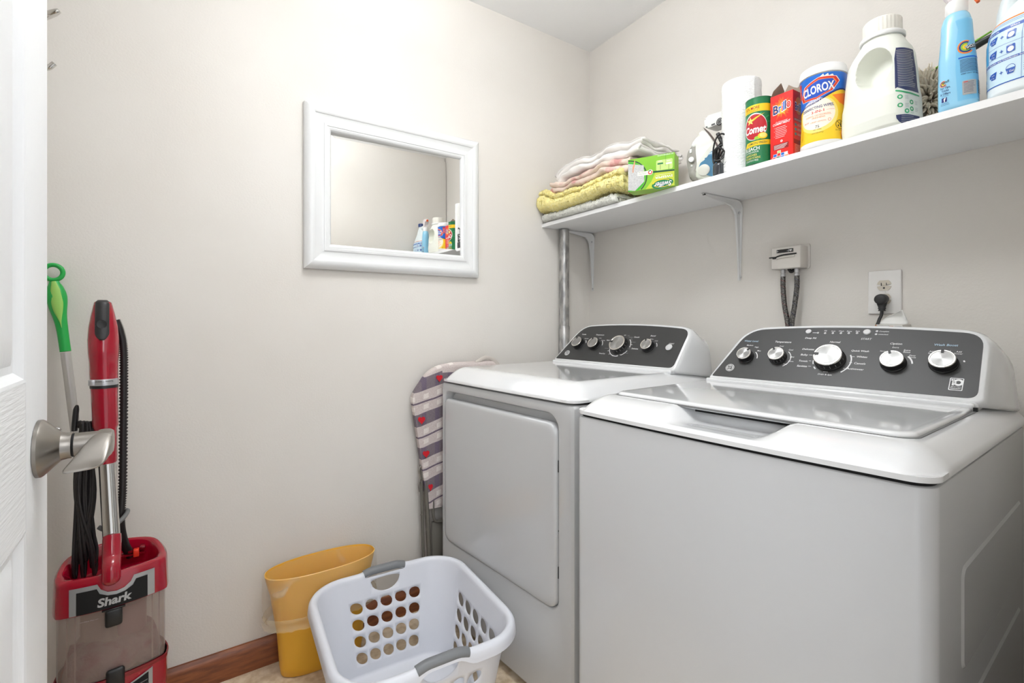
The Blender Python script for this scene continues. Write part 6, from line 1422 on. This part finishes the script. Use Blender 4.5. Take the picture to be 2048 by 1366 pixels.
# silver and black front plate
def fy(x): return -0.066-0.016*(1-(min(0.09, abs(x))/0.09)**2)
def fmap(x, z):
    k = 1.052-0.030*sm(zc1, TH-0.01, z)
    return (x*1.0, fy(x/1.04)*k-0.0006, z), (0, -1, 0)
P = Print(fmap, 0.012, 0.0008)
SLV = mat('vacuum_silver', (168, 170, 172), 0.35, metal=0.4)
zt1 = 0.528
P.poly([(-0.078, zc1+0.003), (0.076, zc1+0.003), (0.076, zt1), (0.036, zt1), (0.030, 0.515), (0.018, 0.506), (0.004, 0.503), (-0.012, 0.506), (-0.024, 0.515), (-0.030, zt1), (-0.078, zt1)], SLV, 1)
P.poly([(-0.066, zc1+0.003), (0.062, zc1+0.003), (0.062, zt1-0.010), (0.040, zt1-0.010), (0.034, 0.506), (0.020, 0.498), (0.004, 0.4955), (-0.012, 0.498), (-0.026, 0.506), (-0.031, zt1-0.010), (-0.066, zt1-0.010)], BLACKG, 2)
P.text('Shark', -0.030, 0.4765, 0.062, PRINTG, 3, 0.0185, 0.035, 0.12)
P.build('front_plate', vc)
bm = nb(); box(bm, -0.022, 0.020, fy(0)*1.06-0.004, fy(0)+0.004, 0.4625, 0.4655, 0.0008, 1); box(bm, -0.017, 0.015, fy(0)*1.06-0.0055, fy(0)+0.002, 0.423, 0.464, 0.006, 3); obj('release_latch', bm, BLACKP, vc)
bm = nb(); box(bm, -0.015, 0.019, fy(0)*1.06-0.0055, fy(0)+0.002, 0.270, 0.324, 0.006, 3); obj('lower_latch', bm, BLACKP, vc)
P = Print(lambda x, z: ((x, fy(x)*0.985-0.0010, z), (0, -1, 0)), 0.01, 0.0002); P.text('MAX FILL', -0.053, 0.4465, 0.018, PRINTG, 1, 0.0028); P.rect(-0.060, -0.054, 0.4475, 0.4480, PRINTG); P.rect(-0.034, -0.028, 0.4475, 0.4480, PRINTG); P.build('fill_mark', vc)
# vent grille on the right of the lower body
P = Print(lambda x, z: ((x, fy(min(0.09, x))*1.045-0.0008, z), (0, -1, 0)), 0.01, 0.0004); P.poly([(0.026, 0.210), (0.072, 0.210), (0.072, 0.291), (0.026, 0.275)], SLV, 1); P.poly([(0.022, 0.210), (0.064, 0.210), (0.064, 0.284), (0.022, 0.270)], BLACKG, 2)
for i in range(6): P.rect(0.024, 0.062, 0.214+i*0.0095, 0.2165+i*0.0095, GREYPL, 3, 0.004)
P.build('vent_grille', vc)
# joint, tube, sleeve, handle
jb, jt = vp((-1.8257, -0.335, 0.5113)), vp((-1.8278, -0.29, 0.6196))
bm = nb(); ax = spline([(jb.x, jb.y+0.002, jb.z+0.010), (jb.x, jb.y+0.006, jb.z+0.045), ((jb.x+jt.x)/2, (jb.y+jt.y)/2+0.004, (jb.z+jt.z)/2+0.01), (jt.x, jt.y, jt.z)], 6)
r_ = [0.009, 0.0160, 0.0178]+[0.0180]*14+[0.0178, 0.0172]
tube(bm, ax, r_[:len(ax)], 24); bm2 = None; obj('swivel_joint', bm, RED, vc, angle=60)
tb0, tb1 = vp((-1.8291, -0.285, 0.6121)), vp((-1.8392, -0.265, 0.7936))
bm = nb(); tube(bm, [tb0, tb1], 0.0166, 32); obj('wand_tube', bm, CHROME, vc)
s0, s1, s2 = vp((-1.8392, -0.27, 0.7888)), vp((-1.8423, -0.262, 0.8775)), vp((-1.8453, -0.255, 0.9671))
bm = nb(); d_ = (s2-s0).normalized(); L_ = (s2-s0).length
lathe(bm, [(0, 0), (0.0185, 0), (0.0198, 0.003), (0.0215, L_*0.45), (0.0246, L_*0.50), (0.0252, L_*0.92), (0.0262, L_), (0, L_)], o=s0, axis=d_, seg=40); obj('wand_sleeve', bm, RED, vc, angle=30)
bm = nb(); lathe(bm, [(0, 0), (0.0268, 0), (0.0268, 0.007), (0, 0.007)], o=s2, axis=d_, seg=40); obj('slide_ring', bm, BLACKP, vc)
bm = nb(); lathe(bm, [(0.020, 0.007), (0.0272, 0.007), (0.0275, 0.010), (0.0275, 0.020), (0.0268, 0.022), (0.020, 0.022)], o=s2, axis=d_, seg=40); o = obj('suction_ring', bm, SILVER, vc)
bm = nb(); q = s2+V((-0.021, -0.018, 0.015)); box(bm, q.x-0.006, q.x+0.006, q.y-0.004, q.y+0.002, q.z-0.0065, q.z+0.0065, 0.001); obj('ring_tab', bm, SILVER, vc)
P = Print(lambda x, z: ((s2.x+0.0277*sin(x/0.0277), s2.y-0.0277*cos(x/0.0277), s2.z+z), (sin(x/0.0277), -cos(x/0.0277), 0)), 0.006, 0.0003)
P.text('Suction Control', 0.020, 0.0185, 0.034, BLACKP, 1, 0.0038, 0.01, flip=True); P.build('ring_lettering', vc)
h0 = s2+d_*0.020; h1 = vp((-1.849, -0.25, 1.1771))
H2 = (h1-h0).length; dv = (h1-h0).normalized()
bm = nb()
def hsec(t):
    # (half width x, half depth y, offset y)
    return lerpt([(0, 0.0265, 0.0262, 0), (0.06, 0.0268, 0.0265, 0), (0.22, 0.0275, 0.028, 0.002), (0.34, 0.0295, 0.031, 0.004), (0.50, 0.0300, 0.030, 0.006), (0.66, 0.0280, 0.028, 0.008), (0.80, 0.0235, 0.025, 0.008), (0.92, 0.0190, 0.021, 0.008), (0.975, 0.0165, 0.017, 0.007), (1.0, 0.010, 0.010, 0.006)], t)
rgs = []
for i in range(41):
    t = i/40; a, b_, oy = hsec(t); c = h0+dv*(H2*t)
    rgs.append([(c.x+a*cos(2*pi*k/40), c.y+oy+b_*sin(2*pi*k/40), c.z) for k in range(40)])
loft(bm, rgs); obj('handle', bm, RED, vc, angle=70)
bm = nb(); G_ = []
for i in range(25):
    t = 0.50+0.50*i/24; a, b_, oy = hsec(min(t, 1)); c = h0+dv*(H2*t); w_ = 0.58+0.22*sm(0.8, 1.0, t); e_ = min(1, (i+0.4)/4)**0.5
    am = min(0.0135*e_, a*0.92)
    G_.append([(c.x+am*s_, c.y+oy-b_*sqrt(max(0, 1-(am*s_/a)**2))-0.0012*(1-s_**4)-0.0004, c.z+(0.001 if i == 24 else 0)) for s_ in [k/8-1 for k in range(17)]])
Vg = [[bm.verts.new(p) for p in r] for r in G_]
for a, b_ in zip(Vg, Vg[1:]): bridge(bm, a, b_, False)
o = obj('grip_pad', bm, mat('pad_black', (44, 43, 44), 0.45), vc, angle=70); md = o.modifiers.new('t', 'SOLIDIFY'); md.thickness = 0.001
t = 0.70; a, b_, oy = hsec(t); c = h0+dv*(H2*t); bm = nb(); lathe(bm, [(0, 0), (0.010, 0), (0.0095, 0.0015), (0.008, 0.0012), (0, 0.0006)], o=(c.x, c.y+oy-b_-0.0014, c.z), axis=(0, -1, 0), seg=28); obj('lock_button', bm, mat('pad_black', (44, 43, 44), 0.45), vc, angle=50)
# corrugated hose down the right
HB = mat('hose_black', (38, 32, 32), 0.4)
hz0 = [vp(p) for p in ((-1.8257, -0.225, 1.13), (-1.8169, -0.225, 1.1), (-1.8111, -0.225, 1.0549), (-1.8106, -0.225, 0.9547), (-1.8116, -0.225, 0.8296), (-1.813, -0.225, 0.7047), (-1.8169, -0.225, 0.6243), (-1.8115, -0.205, 0.5654), (-1.7985, -0.19, 0.5216))]
hs = spline([tuple(p) for p in hz0], 30); bm = nb()
tube(bm, hs, [0.0078+(0.0020 if k % 2 else -0.0012) for k in range(len(hs))], 12); obj('hose', bm, HB, vc, angle=180)
bm = nb(); c = vp((-1.8237, -0.25, 0.6382)); tube(bm, spline([(c.x-0.032, c.y-0.004, c.z-0.006), (c.x-0.020, c.y-0.010, c.z-0.012), (c.x+0.0, c.y-0.008, c.z-0.006), (c.x+0.014, c.y+0.002, c.z+0.004), (c.x+0.021, c.y+0.026, c.z+0.012), (c.x+0.010, c.y+0.036, c.z+0.012)], 6), 0.0050, 12); obj('hose_clip', bm, GREYPL, vc)
# cord hook, wound cord
q = vp((-1.8657, -0.24, 0.8765)); bm = nb(); tube(bm, [(q.x+0.022, q.y, q.z), (q.x-0.006, q.y, q.z)], 0.0062, 14); obj('cord_peg', bm, RED, vc)
k0, k1 = vp((-1.8983, -0.24, 0.9256)), vp((-1.9001, -0.24, 0.8712)); bm = nb(); tube(bm, spline([(k0.x+0.002, k0.y, k0.z+0.002), (k0.x, k0.y, k0.z-0.012), (k1.x, k1.y, k1.z+0.016), (k1.x-0.001, k1.y, k1.z-0.004)], 4), [0.003, 0.005, 0.006, 0.007, 0.0072, 0.0072, 0.0074, 0.0074, 0.0076, 0.0076, 0.0076, 0.0075, 0.0073], 12, flat=0.8); obj('cord_hook', bm, BLACKP, vc)
CB = mat('cord_black', (30, 27, 28), 0.5)
bm = nb(); rc = random.Random(12)
for k in range(12):
    xt = (-1.8912, -0.24, 0.8939)[0]-VX+0.0022*k+rc.uniform(-0.001, 0.001); yt = 0.002-0.0035*(k % 3)
    zt2 = 0.888-0.0004*k; xb = -0.062+0.0050*(k % 6)-0.0105*(k in (0, 3)); zb2 = 0.545+rc.uniform(-0.03, 0.02)-0.03*(k in (0, 3))
    xm = -0.067+0.0036*(k % 9)
    pts = [(xt-0.004, yt+0.003, zt2-0.012), (xt, yt-0.004, zt2), (xt+0.004, yt-0.010, zt2-0.010), (xm+0.002, yt-0.012, 0.80), (xm, yt-0.012+rc.uniform(-0.004, 0.002), 0.70), (xb, yt-0.008, zb2+0.04), (xb+0.002, yt+0.004, zb2), (xb+0.004, yt+0.014, zb2+0.04), (xm+0.003, yt+0.012, 0.72), (xt-0.004, yt+0.008, zt2-0.03)]
    tube(bm, spline(pts, 6), 0.0036, 8)
obj('power_cord', bm, CB, vc, angle=60)
# crevice tool clips at the back of the housing
c = vp((-1.7978, -0.2, 0.5305)); bm = nb(); box(bm, c.x-0.028, c.x+0.030, c.y-0.010, c.y+0.012, 0.53, c.z+0.002, 0.003); box(bm, c.x+0.018, c.x+0.030, c.y-0.012, c.y+0.012, 0.54, c.z+0.018, 0.003); box(bm, c.x-0.006, c.x+0.004, c.y-0.012, c.y+0.012, 0.54, c.z+0.010, 0.003); obj('tool_mount', bm, RED2, vc)
bm = nb(); box(bm, c.x+0.005, c.x+0.017, c.y-0.013, c.y+0.004, c.z-0.006, c.z+0.012, 0.002); obj('release_tab', bm, mat('tab_orange_red', (236, 62, 38), 0.35), vc)
# floor head
bm = nb(); loft(bm, [[(x, y, z) for x, y in rrect(-0.135+i, 0.135-i, -0.135+i, 0.045-i, 0.03)] for i, z in ((0.008, 0.012), (0, 0.02), (0, 0.05), (0.02, 0.072), (0.045, 0.082))]); obj('floor_head', bm, mat('head_charcoal', (50, 50, 54), 0.35), vc, angle=45)
for x in (-0.115, 0.115):
    bm = nb(); lathe(bm, [(0, -0.01), (0.022, -0.01), (0.022, 0.01), (0, 0.01)], o=(x, 0.030, 0.0225), axis=(1, 0, 0), seg=24); obj('wheel', bm, BLACKP, vc)

for o in vc.children:      # the body stands a little turned, left corner forward
    if o.name.split('.')[0] in ('lower_body', 'base_trim', 'dust_cup', 'collected_dust', 'cyclone_cone', 'inner_shroud', 'cup_rib', 'top_housing', 'front_plate', 'release_latch', 'lower_latch', 'fill_mark', 'vent_grille', 'floor_head', 'wheel'):
        o.rotation_euler = (0, 0, rad(6))
